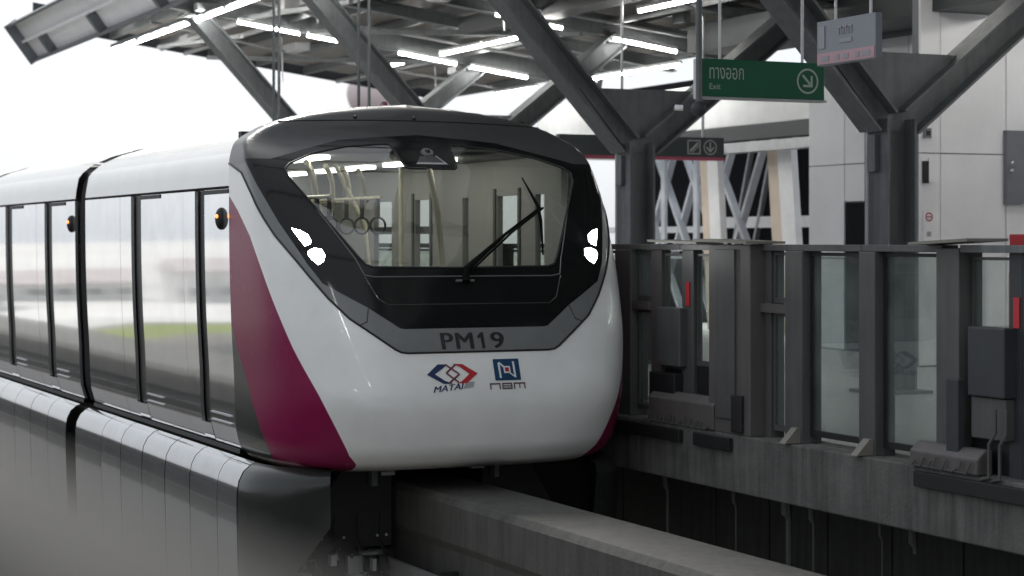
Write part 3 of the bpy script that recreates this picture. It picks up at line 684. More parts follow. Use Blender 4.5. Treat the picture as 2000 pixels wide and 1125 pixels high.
def nrm(a, z, e=.012):
    z0, z1 = max(ZB, z - e), min(ZT, z + e)
    da = surf(a + e, z) - surf(a - e, z); dz = surf(a, z1) - surf(a, z0)
    n = da.cross(dz); n.normalize()
    if n.length < .5: n = Vector((0, -1, 0))
    return n
def on(a, z, off=0): return surf(a, z) + nrm(a, z) * off
def dense(pts, step=.05, closed=True):
    out = []; n = len(pts)
    for i in range(n if closed else n - 1):
        p, q = pts[i], pts[(i + 1) % n]; k = max(1, int(math.hypot(q[0] - p[0], q[1] - p[1]) / step))
        out += [(p[0] + (q[0] - p[0]) * j / k, p[1] + (q[1] - p[1]) * j / k) for j in range(k)]
    if not closed: out.append(pts[-1])
    return out
def mirror_closed(half): return half + [(-a, z) for a, z in reversed(half) if abs(a) > 1e-6]
def inside(p, poly):
    x, y = p; c = False; n = len(poly)
    for i in range(n):
        x0, y0 = poly[i]; x1, y1 = poly[i - 1]
        if (y0 > y) != (y1 > y) and x < (x1 - x0) * (y - y0) / (y1 - y0) + x0: c = not c
    return c
GLASS = mirror_closed([(0, 2.168), (.21, 2.168), (.235, 2.18), (.255, 2.24), (.27, 2.34), (.29, 2.382), (.36, 2.385), (.70, 2.355), (1.04, 2.285), (1.27, 2.195), (1.325, 2.15), (1.318, 2.08), (.90, 1.42), (.85, 1.355), (.79, 1.335), (0, 1.325)])
MASK = mirror_closed([(0, 2.475), (.45, 2.442), (.74, 2.415), (1.10, 2.322), (1.41, 2.235), (1.66, 2.235), (1.60, 2.01), (1.49, 1.70), (1.335, 1.36), (1.24, 1.205), (.90, 1.01), (.66, .845), (.62, .838), (0, .838)])
aj22 = aJ(2.24)
seam_half = [(aJ(2.26) + .2, 2.26), (1.84, 2.12), (1.71, 1.93), (1.55, 1.59), (1.345, 1.27), (1.215, 1.086), (1.07, .925), (.73, .68), (.68, .655), (.62, .648), (0, .648)]
SEAM = [(a, z) for a, z in seam_half] + [(-a, z) for a, z in reversed(seam_half) if a > 1e-6] + [(-aJ(2.3) - .3, 2.9), (aJ(2.3) + .3, 2.9)]
MAGR = [(2.40, 1.98), (2.17, 1.80), (1.97, 1.59), (1.762, 1.115), (1.586, .695), (1.326, .195), (1.12, -.16), (1.04, -.235), (1.0, -.36)]
MAGL = [(3.1, 1.02), (2.86, .80), (2.81, .64), (2.505, .223), (2.10, -.12), (1.93, -.262), (1.86, -.36)]
MAG = MAGR + MAGL[::-1] + [(3.3, 1.02), (3.3, 1.98)]
DARK = MAGL + [(3.4, -.36), (3.4, 1.02)]
H1 = [(1.408, 1.662), (1.34, 1.645), (1.275, 1.605), (1.255, 1.545), (1.275, 1.515), (1.325, 1.498), (1.36, 1.56)]
H2 = [(1.315, 1.472), (1.25, 1.50), (1.185, 1.488), (1.165, 1.43), (1.195, 1.375), (1.248, 1.345), (1.30, 1.395), (1.325, 1.44)]
def shrink(p, k):
    cx, cz = sum(q[0] for q in p) / len(p), sum(q[1] for q in p) / len(p); return [(cx + (a - cx) * k, cz + (z - cz) * k) for a, z in p]
H1, H2 = shrink(H1, .9), shrink(H2, .88)
def mir(p): return [(-a, z) for a, z in p]
def nose():
    zs = [ZB + (ZT - ZB) * i / 60 for i in range(61)]
    right = [(aJ(z), z) for z in zs]; outer = right + [(-a, z) for a, z in reversed(right)]
    V = []; Ed = []
    def loop(pts, closed=True):
        pts = dense(pts, .045, closed); o = len(V); V.extend(pts); n = len(pts)
        for i in range(n if closed else n - 1): Ed.append((o + i, o + (i + 1) % n))
    loop(outer)
    def clipline(pts): return [p for p in dense(pts, .03, False) if ZB < p[1] < ZT and abs(p[0]) < aJ(p[1]) - .004]
    for L in (GLASS, MASK, H1, mir(H1), H2, mir(H2)): loop(L)
    for L in (seam_half + [(-a, z) for a, z in reversed(seam_half[:-1])], MAGR, mir(MAGR), MAGL, mir(MAGL)):
        c = clipline(L)
        if len(c) > 1: loop(c, False)
    z = ZB + .03
    while z < ZT - .01:
        am = aJ(z) - .02; n = max(2, int(2 * am / .05))
        V.extend([(-am + 2 * am * i / n, z) for i in range(n + 1)]); z += .045 if z < 2.1 else .03
    vs, es, fs, *_ = delaunay_2d_cdt([Vector(v) for v in V], Ed, [], 0, 1e-5)
    P = [tuple(v) for v in vs]
    cls = {}
    for f in fs:
        c = (sum(P[i][0] for i in f) / 3, sum(P[i][1] for i in f) / 3); m = (abs(c[0]), c[1])
        if m[0] > aJ(c[1]) + .003 or not ZB <= c[1] <= ZT: continue
        if inside(m, H1): k = 'H1'
        elif inside(m, H2): k = 'H2'
        elif inside(c, GLASS): k = 'glass'
        elif inside(c, MASK): k = 'mask'
        elif inside(c, SEAM): k = 'hood' if c[1] > 1.0 and not (m[0] > 0 and c[1] < 1.06) and c[1] > 2.2 else 'band'
        elif inside(m, MAG): k = 'mag'
        elif inside(m, DARK): k = 'dark'
        else: k = 'white'
        if k in ('H1', 'H2', 'mag', 'dark'): k += 'R' if c[0] > 0 else 'L'
        cls.setdefault(k, []).append(f)
    def part(k, name, mt, parent=TR, off=0):
        idx = {}; ve = []; no = []; ff = []
        for f in cls.get(k, []):
            t = []
            for i in f:
                if i not in idx:
                    idx[i] = len(ve); a, z = P[i]; n = nrm(a, z); ve.append(surf(a, z) + n * off); no.append(n)
                t.append(idx[i])
            p, q, r = (ve[i] for i in t)
            if (q - p).cross(r - p).dot(no[t[0]]) < 0: t = t[::-1]
            ff.append(t)
        me = bpy.data.meshes.new(name); me.from_pydata(ve, [], ff); me.polygons.foreach_set('use_smooth', [True] * len(ff)); me.update()
        me.normals_split_custom_set_from_vertices(no)
        me.materials.append(M[mt]); o = bpy.data.objects.new(name, me); COL.objects.link(o); o.parent = parent; o.matrix_parent_inverse = parent.matrix_basis.inverted(); return o
    fr = part('white', 'front_panel', 'white_paint'); tag(fr, 'white front panel with logos')
    part('hood', 'roof_hood', 'hood_grey'); bd = part('band', 'number_band', 'band_grey'); mk = part('mask', 'front_mask', 'mask_black')
    ws = part('glass', 'windscreen', 'windshield_glass')
    for s in 'LR':
        part('mag' + s, 'livery_stripe', 'magenta'); part('dark' + s, 'corner_panel', 'nose_dark')
        h = part('H1' + s, 'headlight', 'headlamp'); part('H2' + s, 'lower_lens', 'headlamp', h)
    return fr, bd, mk, ws
FR, BD, MK, WS = nose()
def ribbon(pts, r, name, mt, parent, off=.0, step=.05, closed=False):
    pts = [p for p in dense(pts, step, closed) if abs(p[0]) <= aJ(p[1]) + .001]
    return MB().tube([on(a, z, off) for a, z in pts], r, 6).build(name, mt, parent)
sl = [p for p in dense(seam_half, .03, False) if p[0] <= aJ(p[1])]
ribbon(sl + [(-a, z) for a, z in reversed(sl)], .009, 'seal', 'decal_black', BD, .002)
ribbon(GLASS, .010, 'windscreen_gasket', 'rubber', WS, .0, closed=True)
ribbon([(-1.20, 1.9), (-.93, 1.40), (-.88, 1.27), (-.80, 1.255), (.80, 1.255), (.88, 1.27), (.93, 1.40), (1.20, 1.9)], .005, 'trim_line', 'band_grey', MK, .002)
ribbon([(.88, 1.255), (.80, 1.08), (.72, 1.03), (-.72, 1.03), (-.80, 1.08), (-.88, 1.255)], .004, 'trim_line', 'hood_grey', MK, .002)
for s in (-1, 1): ribbon([(s * .90, 1.005), (s * .93, .90), (s * 1.0, .872)], .004, 'panel_gap', 'decal_black', BD, .002)
ribbon([(a, 2.60 - .02 * a * a) for a in [(-1.25 + .1 * i) for i in range(26)]], .005, 'panel_gap', 'decal_black', TR, .001)
for a in (-.55, .0): MB().sphere(on(a, 2.62, .0), .018, 10, 6).build('roof_stud', 'decal_black', TR)
# flat marks on the nose
def mark(vs, fs, name, mt, parent, off=.004):
    m = MB(); m.add([on(a, z, off) for a, z in vs], fs); return m.build(name, mt, parent)
def poly(pts, name, mt, parent, off=.004): return mark(pts, [tuple(range(len(pts)))], name, mt, parent, off)
for t, x0, x1 in (('P', -.325, -.225), ('M', -.195, -.05), ('9', .115, .225)):
    v, f = text2d(t); v = fit(v, x0, x1, .672, .800)
    o = mark(v, f, 'number', 'decal_black', BD)
    # thicken the strokes like the stencilled digits
    v2 = [(a + .011, z) for a, z in v]; mark(v2, f, 'number', 'decal_black', BD, .0045)
for off in (.004,): poly([(.030, .672), (.030, .762), (.002, .752), (.002, .770), (.034, .800), (.058, .800), (.058, .672)], 'number', 'decal_black', BD, off)
def L1(x, y): return (-.49 + (x - 240) * .000645, .475 - ((y - 775) + (x - 582) * .058) * .0006)
lg = poly([L1(*p) for p in ((240, 795), (400, 655), (535, 648), (470, 700), (345, 785), (470, 868), (578, 900), (445, 908))], 'emblem', 'decal_navy', FR)
poly([L1(*p) for p in ((925, 755), (735, 640), (600, 640), (700, 680), (812, 765), (690, 868), (625, 893), (762, 888))], 'red_chevron', 'decal_red', lg, .0045)
for a, b in (((505, 655), (665, 765)), ((640, 650), (500, 765)), ((500, 765), (650, 880)), ((680, 770), (530, 890))):
    d = Vector((b[0] - a[0], b[1] - a[1])).normalized() * 11; n = Vector((-d.y, d.x))
    poly([L1(a[0] + n.x, a[1] + n.y), L1(b[0] + n.x, b[1] + n.y), L1(b[0] - n.x, b[1] - n.y), L1(a[0] - n.x, a[1] - n.y)], 'cross_line', 'decal_maroon', lg, .005)
v, f = text2d('MATAI', shear=.3); v = fit(v, -.455, -.185, .345, .392); v = [(a, z + (a + .32) * .09) for a, z in v]
mark(v, f, 'lettering', 'decal_navy', FR); mark([(a + .004, z) for a, z in v], f, 'lettering', 'decal_navy', FR, .0045)
poly([(-.19, .360), (-.105, .368), (-.085, .412), (-.165, .408)], 'grey_patch', 'decal_grey', FR)
nb = poly([(.10, .418), (.104, .578), (.108, .583), (.328, .583), (.334, .578), (.330, .418), (.326, .413), (.106, .413)], 'square_emblem', 'decal_blue', FR)
for pts in (((.142, .552), (.160, .560), (.160, .432), (.142, .432)), ((.273, .562), (.291, .562), (.291, .432), (.273, .440)), ((.160, .560), (.200, .522), (.187, .514), (.157, .545)), ((.291, .434), (.247, .473), (.235, .466), (.276, .436))):
    poly(pts, 'letter_stroke', 'decal_white', nb, .0045)
poly([(.187, .470), (.187, .525), (.247, .525), (.247, .470)], 'letter_stroke', 'decal_white', nb, .0055); poly([(.200, .481), (.200, .514), (.234, .514), (.234, .481)], 'red_core', 'decal_red', nb, .0065)
for pts in ([(.05, .35), (.05, .388), (.133, .388), (.133, .35)], [(.158, .35), (.158, .388), (.238, .388), (.238, .35), (.158, .35)], [(.262, .35), (.262, .388), (.355, .388), (.355, .35)]):
    for p, q in zip(pts, pts[1:]):
        w_ = .006; d = Vector((q[0] - p[0], q[1] - p[1])).normalized() * w_; n = Vector((-d.y, d.x))
        poly([(p[0] - d.x + n.x, p[1] - d.y + n.y), (q[0] + d.x + n.x, q[1] + d.y + n.y), (q[0] + d.x - n.x, q[1] + d.y - n.y), (p[0] - d.x - n.x, p[1] - d.y - n.y)], 'letter_bar', 'decal_brown', FR, .0042)
poly([(.304, .35), (.304, .388), (.314, .388), (.314, .35)], 'letter_bar', 'decal_brown', FR, .0044); poly([(.158, .364), (.158, .373), (.238, .373), (.238, .364)], 'letter_bar', 'decal_brown', FR, .0044)
# wiper
wp = MB().tube([on(-.01, 1.20, .03), on(.0, 1.29, .05), on(.45, 1.57, .06), on(.86, 1.80, .06)], [.035, .03, .014, .010], 8).build('wiper', 'wiper_black', TR)
MB().tube([on(.05, 1.28, .06), on(.5, 1.57, .085), on(.88, 1.79, .07)], .010, 6).build('arm', 'wiper_black', wp)
MB().tube([on(.81, 2.085, .02), on(.86, 1.83, .03), on(.84, 1.7, .03), on(.76, 1.42, .02)], [.006, .016, .016, .008], 6).build('blade', 'wiper_black', wp)
MB().tube([on(-.09, 1.215, .01), on(.07, 1.215, .01)], .012, 6).build('nozzle', 'band_grey', wp)
# forward camera on the black tongue at the top of the windscreen
cb = MB().tube([on(.03, 2.31, .002), on(.03, 2.31, .02)], [.058, .05], 20).build('camera', 'band_grey', MK)
MB().sphere(on(.03, 2.31, .012), .028, 12, 8).build('lens', 'decal_black', cb)
m = MB(); m.add([on(a, z, .004) for a, z in ((-.13, 2.205), (.17, 2.205), (.15, 2.222), (-.105, 2.222))], [(0, 1, 2, 3)]); m.build('ledge', 'galvanised', cb)
m = MB(); m.add([on(a, z, .0045) for a, z in ((.17, 2.205), (.10, 2.285), (.085, 2.285), (.145, 2.21))], [(0, 1, 2, 3)]); m.build('ledge', 'galvanised', cb)
m = MB(); m.add([on(a, z, .003) for a, z in ((-.11, 2.224), (.14, 2.224), (.09, 2.28), (-.05, 2.28))], [(0, 1, 2, 3)]); m.build('bezel', 'hood_grey', cb)
# underside of the nose
ring_pts = [surf(-aJ(ZB) + 2 * aJ(ZB) * i / 48, ZB) for i in range(49)]
m = MB(); m.add(ring_pts, [tuple(range(49))]); m.build('nose_underside', 'rubber', TR)

# ---- car bodies
def body_outline(zs): return [(f_w(z), z) for z in zs]
ROOF = [(1.612, 2.02), (1.60, 2.12), (1.575, 2.25), (1.53, 2.31), (1.42, 2.40), (1.2, 2.50), (.9, 2.585), (.5, 2.645), (.0, 2.665)]
ZS = [-.24 + i * (2.0 + .24) / 16 for i in range(17)]
def side_strip(name, mt, y0, y1, sx, z0, z1, off=0, th=.03, parent=TR, seg=14):
    zs = [z0 + (z1 - z0) * i / seg for i in range(seg + 1)]; m = MB(); n = len(zs)
    vs = [(XC + sx * (f_w(z) + off), y, z) for y in (y0, y1) for z in zs] + [(XC + sx * (f_w(z) + off - th), y, z) for y in (y0, y1) for z in zs]
    fs = [(i, i + 1, n + i + 1, n + i) for i in range(n - 1)] + [(2 * n + i, 3 * n + i, 3 * n + i + 1, 2 * n + i + 1) for i in range(n - 1)]
    m.add(vs, fs, True)
    m.add(vs, [(0, n, 3 * n, 2 * n), (n - 1, 2 * n + n - 1, 3 * n + n - 1, 2 * n - 1)] + [(i, 2 * n + i, 2 * n + i + 1, i + 1) for i in range(n - 1)] + [(n + i, n + i + 1, 3 * n + i + 1, 3 * n + i) for i in range(n - 1)])
    return m.build(name, mt, parent)
def lin_strip(prof, y0, y1, name, mt, parent=TR, both=False, smoothf=True):
    m = MB(); n = len(prof)
    for sx in ((-1, 1) if both else (-1,)):
        vs = [(XC + sx * x, y, z) for y in (y0, y1) for x, z in prof]
        m.add(vs, [(i, i + 1, n + i + 1, n + i) for i in range(n - 1)], smoothf)
    return m.build(name, mt, parent)
cars = [(16.5, 21.95), (22.45, 28.4), (28.9, 40)]
for ci, (ya, yb) in enumerate(cars):
    # roof shell and cove
    for sd in (-1, 1): lin_strip([(sd * -x, z) for x, z in ROOF[:4]], ya, yb, 'cove_panel', 'white_paint')
    lin_strip(ROOF[3:], ya, yb, 'roof', 'roof_white', both=True)
    for sd in (-1, 1): lin_strip([(sd * -1.575, 2.0), (sd * -1.60, 2.02)], ya, yb, 'gutter_line', 'rubber')
    # undersill below the side panels
    lin_strip([(f_w(-.20) - .002, -.235), (1.52, -.275), (1.40, -.29), (0, -.30)], ya, yb, 'underframe', 'rubber', both=True)
# side panels on the visible side; black slots between them
sl_ = [(17.26, 17.56), (19.5, 19.9), (23.7, 24.12), (26.15, 26.6)]
pan = [('side_panel', 16.5, 17.25), ('door_leaf', 17.56, 17.955), ('door_leaf', 17.965, 19.49), ('door_leaf', 19.9, 20.355), ('side_window', 20.365, 21.94),
       ('side_panel', 22.46, 23.69), ('door_leaf', 24.12, 24.6), ('door_leaf', 24.61, 26.14), ('side_window', 26.6, 28.39), ('side_panel', 28.91, 34), ('side_panel', 34.01, 40)]
random.seed(11)
for nm, y0, y1 in pan:
    o = side_strip(nm, 'side_black', y0, y1, -1, -.235, 1.995)
    a_ = random.uniform(-.0022, .0022); o.data.transform(Matrix.Translation((XC - 1.6, (y0 + y1) / 2, 0)) @ Matrix.Rotation(a_, 4, 'Z') @ Matrix.Translation((-XC + 1.6, -(y0 + y1) / 2, 0)))
for y0, y1 in sl_:
    side_strip('door_slot', 'decal_black', y0 + .001, y1 - .001, -1, -.07, 1.999, off=-.045, th=.02)
    side_strip('sill_panel', 'side_black', y0 + .001, y1 - .001, -1, -.235, -.075, seg=3)
    MB().box(XC - f_w(1.97) - .008, XC - f_w(1.97) + .02, y0 - .75, y0, 1.955, 1.992).build('door_track', 'rubber', TR)
    m = MB(); m.box(XC - f_w(.0) - .012, XC - f_w(.0) + .02, y0 - .66, y0 - .04, .03, .045); m.box(XC - f_w(-.03) - .012, XC - f_w(-.03) + .02, y0 - .66, y0 - .04, -.035, -.025); m.build('threshold_trim', 'galvanised', TR)
# right side of the cars: lower and upper bands with window openings
wins = [(16.55, 16.75), (17.12, 17.60), (18.3, 18.45), (19.3, 19.72), (20.4, 20.95), (22.6, 23.1), (23.9, 24.4), (25.6, 26.3), (27.0, 27.6)]
side_strip('side_panel', 'side_black', 16.5, 40, 1, -.235, .62, seg=6)
owin = [(16.7, 17.2), (17.3, 18.2), (18.5, 19.0), (19.45, 20.4), (20.6, 21.8), (22.6, 23.7), (23.9, 25.1), (25.6, 26.8), (27.0, 28.1)]
ys = [16.5] + [v for w_ in owin for v in w_] + [40]
for y0, y1 in zip(ys[::2], ys[1::2]): side_strip('window_pillar', 'side_black', y0, y1, 1, .62, 1.995, seg=8)
for y0, y1 in owin: side_strip('side_window', 'train_window', y0, y1, 1, .62, 1.995, off=-.012, th=.006, seg=8)
# gangway bellows between cars
for (a, b) in ((21.95, 22.45), (28.4, 28.9)):
    prof = [(f_w(z) - .10, z) for z in [-.24 + i * .16 for i in range(14)]] + [(x - .10, z - .06) for x, z in ROOF[1:]]
    m = MB(); n = len(prof)
    for sx in (-1, 1):
        k = 6
        for j in range(k):
            yy = [a + (b - a) * (j + t) / k for t in (0, .5, 1)]; dd = (0, .05, 0)
            vs = [(XC + sx * (max(0, x + d) if x > 0 else 0), y, z + (d * .4 if z > 2.2 else 0)) for y, d in zip(yy, dd) for x, z in prof]
            m.add(vs, [(r * n + i, r * n + i + 1, (r + 1) * n + i + 1, (r + 1) * n + i) for r in range(2) for i in range(n - 1)])
    m.build('gangway_bellows', 'rubber', TR)
# back bulkhead ring behind the nose shell
zs = [ZB + (ZT - ZB) * i / 40 for i in range(41)]
m = MB(); o_ = [(f_w(z), z) for z in zs]; n = len(o_)
for sx in (-1, 1):
    m.add([(XC + sx * (x - .001), YJ - .001, z) for x, z in o_] + [(XC + sx * max(0.0, x - .14), YJ - .001, z) for x, z in o_], [(i, i + 1, n + i + 1, n + i) for i in range(n - 1)])
m.build('bulkhead_ring', 'rubber', TR)
# marker lamps
for y in (16.72, 22.62):
    c = Vector((XC - f_w(1.74) - .005, y, 1.74)); mk_ = MB().sphere(c, .075, 16, 10); mk_.v = [(c.x + (x - c.x) * .7, c.y + (yy - c.y) * .8, c.z + (z - c.z) * 1.3) for x, yy, z in mk_.v]
    h = mk_.build('marker_lamp', 'decal_black', TR); MB().sphere(c + Vector((-.045, -.025, .02)), .017, 10, 8).build('led', 'amber_led', h)
# rooftop clutter
cl = MB(); random.seed(3)
for k in range(10): 
    y = 16.56 + random.random() * .5; x = XC - 1.42 + random.random() * .35; cl.box(x - .03, x + .04, y, y + .09, 2.34, 2.43 + random.random() * .08)
cl.build('roof_fittings', 'rubber', TR)
MB().prism([(16.9, 2.64), (17.2, 2.64), (17.12, 2.80), (17.05, 2.82)], 'x', XC + .0, XC + .04).build('antenna_fin', 'decal_maroon', TR)
MB().box(XC + 1.02, XC + 1.22, 16.6, 16.85, 2.47, 2.64).build('roof_box', 'rubber', TR)

# ---- skirt
SK = [(1.555, -.29), (1.60, -.305), (1.665, -.36), (1.705, -.44), (1.72, -.54), (1.722, -.7), (1.71, -1.2), (1.69, -1.75)]
def skirt_path(t):   # t in metres from straight start back (0 at Y=15.95), negative = curving in round the nose corner
    if t >= 0: return 0.0, 15.95 + t, 0.0
    r = .62; th = min(-t / r, 1.25); return -r * (1 - math.cos(th)), 15.95 - r * math.sin(th), th
def skirt_piece(name, t0, t1, sx, mt='skirt_grey'):
    o = skirt_shell(name, t0, t1, sx, mt)
    if t0 >= 0:
        yc_ = 15.95 + (t0 + t1) / 2; P_ = Matrix.Translation((XC + sx * 1.7, yc_, -.9))
        o.data.transform(P_ @ Matrix.Rotation(random.uniform(-.006, .006), 4, 'Z') @ Matrix.Rotation(random.uniform(-.004, .004), 4, 'Y') @ P_.inverted())
    return o
def skirt_shell(name, t0, t1, sx, mt):
    k = max(1, int(abs(t1 - t0) / (.08 if t0 < 0 else 2))); m = MB(); n = len(SK); vs = []
    for j in range(k + 1):
        tj = t0 + (t1 - t0) * j / k; dx, y, th = skirt_path(tj); up_ = 1 - .70 * min(1, max(0, -tj / .7)) ** 1.4
        for x, z in SK: vs.append((XC + sx * (1.4 + dx + (x - 1.4) * math.cos(th)), y - (x - 1.4) * math.sin(th), -.29 + (z + .29) * up_))
    m.add(vs, [(j * n + i, j * n + i + 1, (j + 1) * n + i + 1, (j + 1) * n + i) for j in range(k) for i in range(n - 1)], True)
    return m.build(name, mt, TR)
for sx in (-1, 1):
    ts = [-.70, -.02, .55] + [.55 + .85 * k for k in range(1, 7)]
    ts[-1] = 6.0
    for a, b in zip(ts, ts[1:]): skirt_piece('skirt_panel', a + .010, b - .010, sx, 'nose_dark' if a < -.1 else 'skirt_grey')
    ts = [6.5 + .99 * k for k in range(7)]
    for a, b in zip(ts, ts[1:]): skirt_piece('skirt_panel', a + .010, b - .010, sx)
    ts = [12.95 + 2.2 * k for k in range(6)]
    for a, b in zip(ts, ts[1:]): skirt_piece('skirt_panel', a + .010, b - .010, sx)
    MB().box(XC + sx * 1.45, XC + sx * 1.52, 15.9, 40, -1.7, -.32).build('skirt_backing', 'rubber', TR)
# running gear under the nose
bg_ = MB().prism([(XC - 1.25, -1.02), (XC - .42, -1.02), (XC - .42, -.34), (XC - .85, -.34)], 'y', 15.75, 15.8).build('bogie_guard', 'rubber', TR)
m = MB()
for x in (-1.05, -.85, -.55, -.47): m.sphere((XC + x, 15.74, -.93), .014, 8, 6)
m.build('bolt', 'galvanised', bg_)
MB().prism([(XC + .42, -1.02), (XC + 1.25, -1.02), (XC + .85, -.34), (XC + .42, -.34)], 'y', 15.75, 15.8).build('bogie_guard', 'rubber', TR)
for sx in (-1, 1):
    for z in (-.72, -1.55):
        wv = MB().tube([(XC + sx * .66, 16.4, z - .13), (XC + sx * .66, 16.4, z - .11), (XC + sx * .66, 16.4, z + .11), (XC + sx * .66, 16.4, z + .13)], [.24, .30, .30, .24], 24).build('guide_wheel', 'rubber', TR)
        MB().tube([(XC + sx * .66, 16.4, z - .16), (XC + sx * .66, 16.4, z + .16)], .09, 12).build('hub', 'galvanised', wv)
    MB().box(XC + sx * .55, XC + sx * 1.0, 15.9, 19, -1.65, -.55).build('bogie_frame', 'rubber', TR)
for k, (x, z, w_, h) in enumerate(((-1.22, -1.22, .10, .05), (-.98, -1.10, .05, .09), (-.62, -1.16, .03, .10), (-.66, -1.06, .14, .02), (-.78, -1.24, .13, .02), (-.84, -1.30, .015, .16), (-.72, -1.30, .015, .16), (-.78, -1.46, .16, .02), (-1.02, -1.42, .07, .10), (-.62, -.42, .05, .16), (-.5, -.40, .12, .03), (.32, -.38, .12, .03), (.5, -.42, .04, .12))):
    MB().box(XC + x - w_ / 2, XC + x + w_ / 2, 15.62, 15.70, z - h / 2, z + h / 2).build('fitting', 'galvanised' if k % 3 else 'steel_paint', TR)
MB().tube([(XC, 16.0, -.5 + .0), (XC, 16.0, -.5)], .01, 4)
random.seed(5)
for k in range(26):
    x = XC - random.uniform(.45, 1.25); z = random.uniform(-1.6, -.75); w_, h = random.uniform(.02, .09), random.uniform(.02, .12)
    MB().box(x - w_, x + w_, 15.84, 15.9 + random.random() * .1, z - h, z + h).build('fitting', random.choice(('rubber', 'steel_dark', 'steel_paint', 'galvanised')), TR, bevel=.006)
for k in range(4):
    x = XC - .5 - .2 * k; MB().tube([(x, 15.8, -.45), (x - .05, 15.74, -.9), (x + .08, 15.76, -1.25), (x, 15.9, -1.6)], .014, 6).build('hose', 'rubber', TR)
ld = MB().tube([(XC - .15, 17.1, .06 - .55 + .5), (XC + .15, 17.1, .01)], .5, 28).build('load_wheel', 'rubber', TR)

# ---- interior
it_ = MB().box(XC - 1.45, XC + 1.45, 16.0, 40, -.05, .0).build('cabin_floor', 'interior_floor', TR)
m = MB(); m.add([(XC - 1.2, 16.28, 2.36), (XC + 1.2, 16.28, 2.36), (XC + 1.42, 16.5, 2.33), (XC + 1.42, 28, 2.33), (XC - 1.42, 28, 2.33), (XC - 1.42, 16.5, 2.33)], [(0, 1, 2, 3, 4, 5)]); ce = m.build('cabin_ceiling', 'interior_ceiling', TR)
m = MB(); m.box(XC - 1.0, XC + 1.0, 16.6, 27.8, 2.315, 2.328); m.build('ceiling_panel', 'interior_ceiling', ce)
for x in (-.62, .62):
    for k in range(5): MB().box(XC + x - .06, XC + x + .06, 16.9 + k * 2.1, 18.5 + k * 2.1, 2.28, 2.312).build('cabin_lamp', 'cabin_lamp', ce)
# inner linings: right wall pieces between windows, left wall solid with dark windows
wl_ = MB().box(XC + 1.40, XC + 1.46, 16.2, 28, 0, .70).build('cabin_wall', 'interior_wall', TR)
ysw = [16.2] + [v for w_ in wins for v in w_] + [28]
for y0, y1 in zip(ysw[::2], ysw[1::2]):
    MB().box(XC + 1.40, XC + 1.46, y0, y1, .70, 2.32).build('lining', 'interior_wall', wl_)
for (y0, y1) in wins: MB().box(XC + 1.40, XC + 1.46, y0, y1, 1.98, 2.32).build('lining', 'interior_wall', wl_)
for (y0, y1) in wins[1::2]:
    for yy in (y0 - .06, y1 + .02): MB().box(XC + 1.385, XC + 1.40, yy, yy + .05, .02, 2.05).build('door_frame', 'interior_dark', wl_)
for (y0, y1) in wins[2:]: MB().box(XC + 1.41, XC + 1.44, y0, y1, 1.62, 1.70).build('window_bar', 'interior_dark', wl_)
lw = MB().box(XC - 1.46, XC - 1.40, 16.2, 28, 0, 2.32).build('cabin_wall', 'interior_wall', TR)
for k in range(5): MB().box(XC - 1.40, XC - 1.39, 16.8 + k * 2.2, 18.2 + k * 2.2, .7, 1.9).build('window', 'interior_dark', lw)
ew = MB(); ew.box(XC - 1.4, XC - .45, 27.9, 28, 0, 2.32); ew.box(XC + .45, XC + 1.4, 27.9, 28, 0, 2.32); ew.box(XC - .45, XC + .45, 27.9, 28, 1.85, 2.32); ew.build('end_wall', 'interior_wall', TR)
for sx in (-1, 1): MB().box(XC + sx * 1.1 - .3, XC + sx * 1.1 + .3, 22.0, 22.4, 0, 2.32).build('gangway_pillar', 'interior_wall', TR)
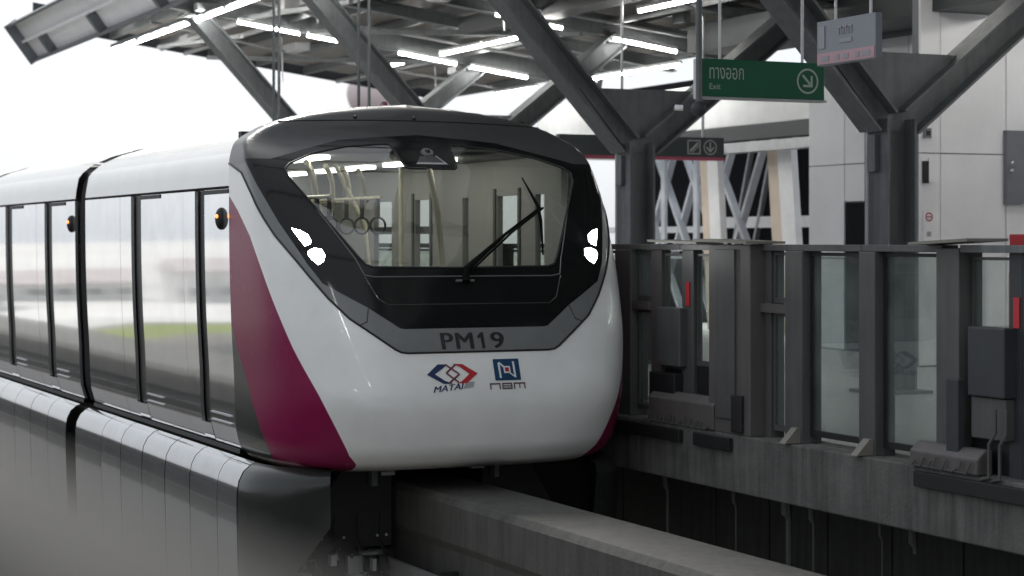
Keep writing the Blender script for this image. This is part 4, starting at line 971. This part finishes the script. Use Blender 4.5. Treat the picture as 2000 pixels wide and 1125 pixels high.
# driver's desk and seats
MB().prism([(15.45, .85), (16.05, .95), (16.05, 1.18), (15.75, 1.26), (15.45, 1.24)], 'x', XC - 1.2, XC + 1.2).build('driver_desk', 'interior_dark', TR, bevel=.03)
for k in range(6):
    for sx in (-1,1):
        y = 17.9 + k * 1.55
        s_ = MB().box(XC + sx * 1.17 - .22, XC + sx * 1.17 + .22, y, y + 1.3, .42, .48).build('seat', 'interior_dark', TR, bevel=.02)
        MB().box(XC + sx * 1.36 - .03, XC + sx * 1.36 + .03, y, y + 1.3, .48, .85).build('backrest', 'interior_dark', s_)
# grab poles and hanging straps
def gp(pts, r=.022): MB().tube(pts, r, 10).build('grab_pole', 'pole_cream', TR)
def curve(p, q, bulge, n=12):
    p, q = Vector(p), Vector(q); return [p.lerp(q, i / n) + Vector(bulge) * math.sin(math.pi * i / n) for i in range(n + 1)]
gp(curve((XC + .42, 17.0, 2.30), (XC + 1.10, 18.2, .5), (.05, 0, .10)), .030)
gp([(XC + .1, 18.6, 2.30), (XC + .45, 18.7, 1.7), (XC + .5, 18.7, 1.2), (XC + .5, 18.7, .0)], .024)
gp(curve((XC - .75, 17.0, 2.25), (XC - .25, 18.0, 1.7), (0, 0, .06)), .028)
gp(curve((XC - .1, 19.0, 2.0), (XC + .3, 19.9, 1.4), (0, 0, .06)), .028)
gp([(XC - .55, 16.9, 1.95), (XC - .55, 27, 1.95)], .018); gp([(XC + .05, 17.2, 1.95), (XC + .05, 27, 1.95)], .018)
for (x_, y_) in ((-.9, 18.9), (.95, 19.0), (-.1, 21.3), (.6, 21.6), (-.9, 21.4), (.9, 23.5)): gp([(XC + x_, y_, 0), (XC + x_, y_, 2.31)], .02)
for k in range(4): gp(curve((XC - .6 + .35 * k, 17.4 + k * .5, 2.26), (XC - .38 + .35 * k, 17.9 + k * .5, 1.78), (.05, 0, .05)), .026); gp([(XC + .55, 18.9, 1.95), (XC + .55, 27, 1.95)], .018)
for k in range(16):
    x, y = (XC - .55, 16.95 + k * .33) if k < 9 else (XC + .05, 17.3 + (k - 9) * .42)
    sp = MB().box(x - .015, x + .015, y - .02, y + .02, 1.76, 1.95).build('strap', 'interior_dark', TR)
    t_ = [(x + .075 * math.sin(2 * math.pi * i / 14), y, 1.69 + .075 * math.cos(2 * math.pi * i / 14)) for i in range(15)]
    MB().tube(t_, .011, 6, False).build('handle_ring', 'interior_dark', sp)
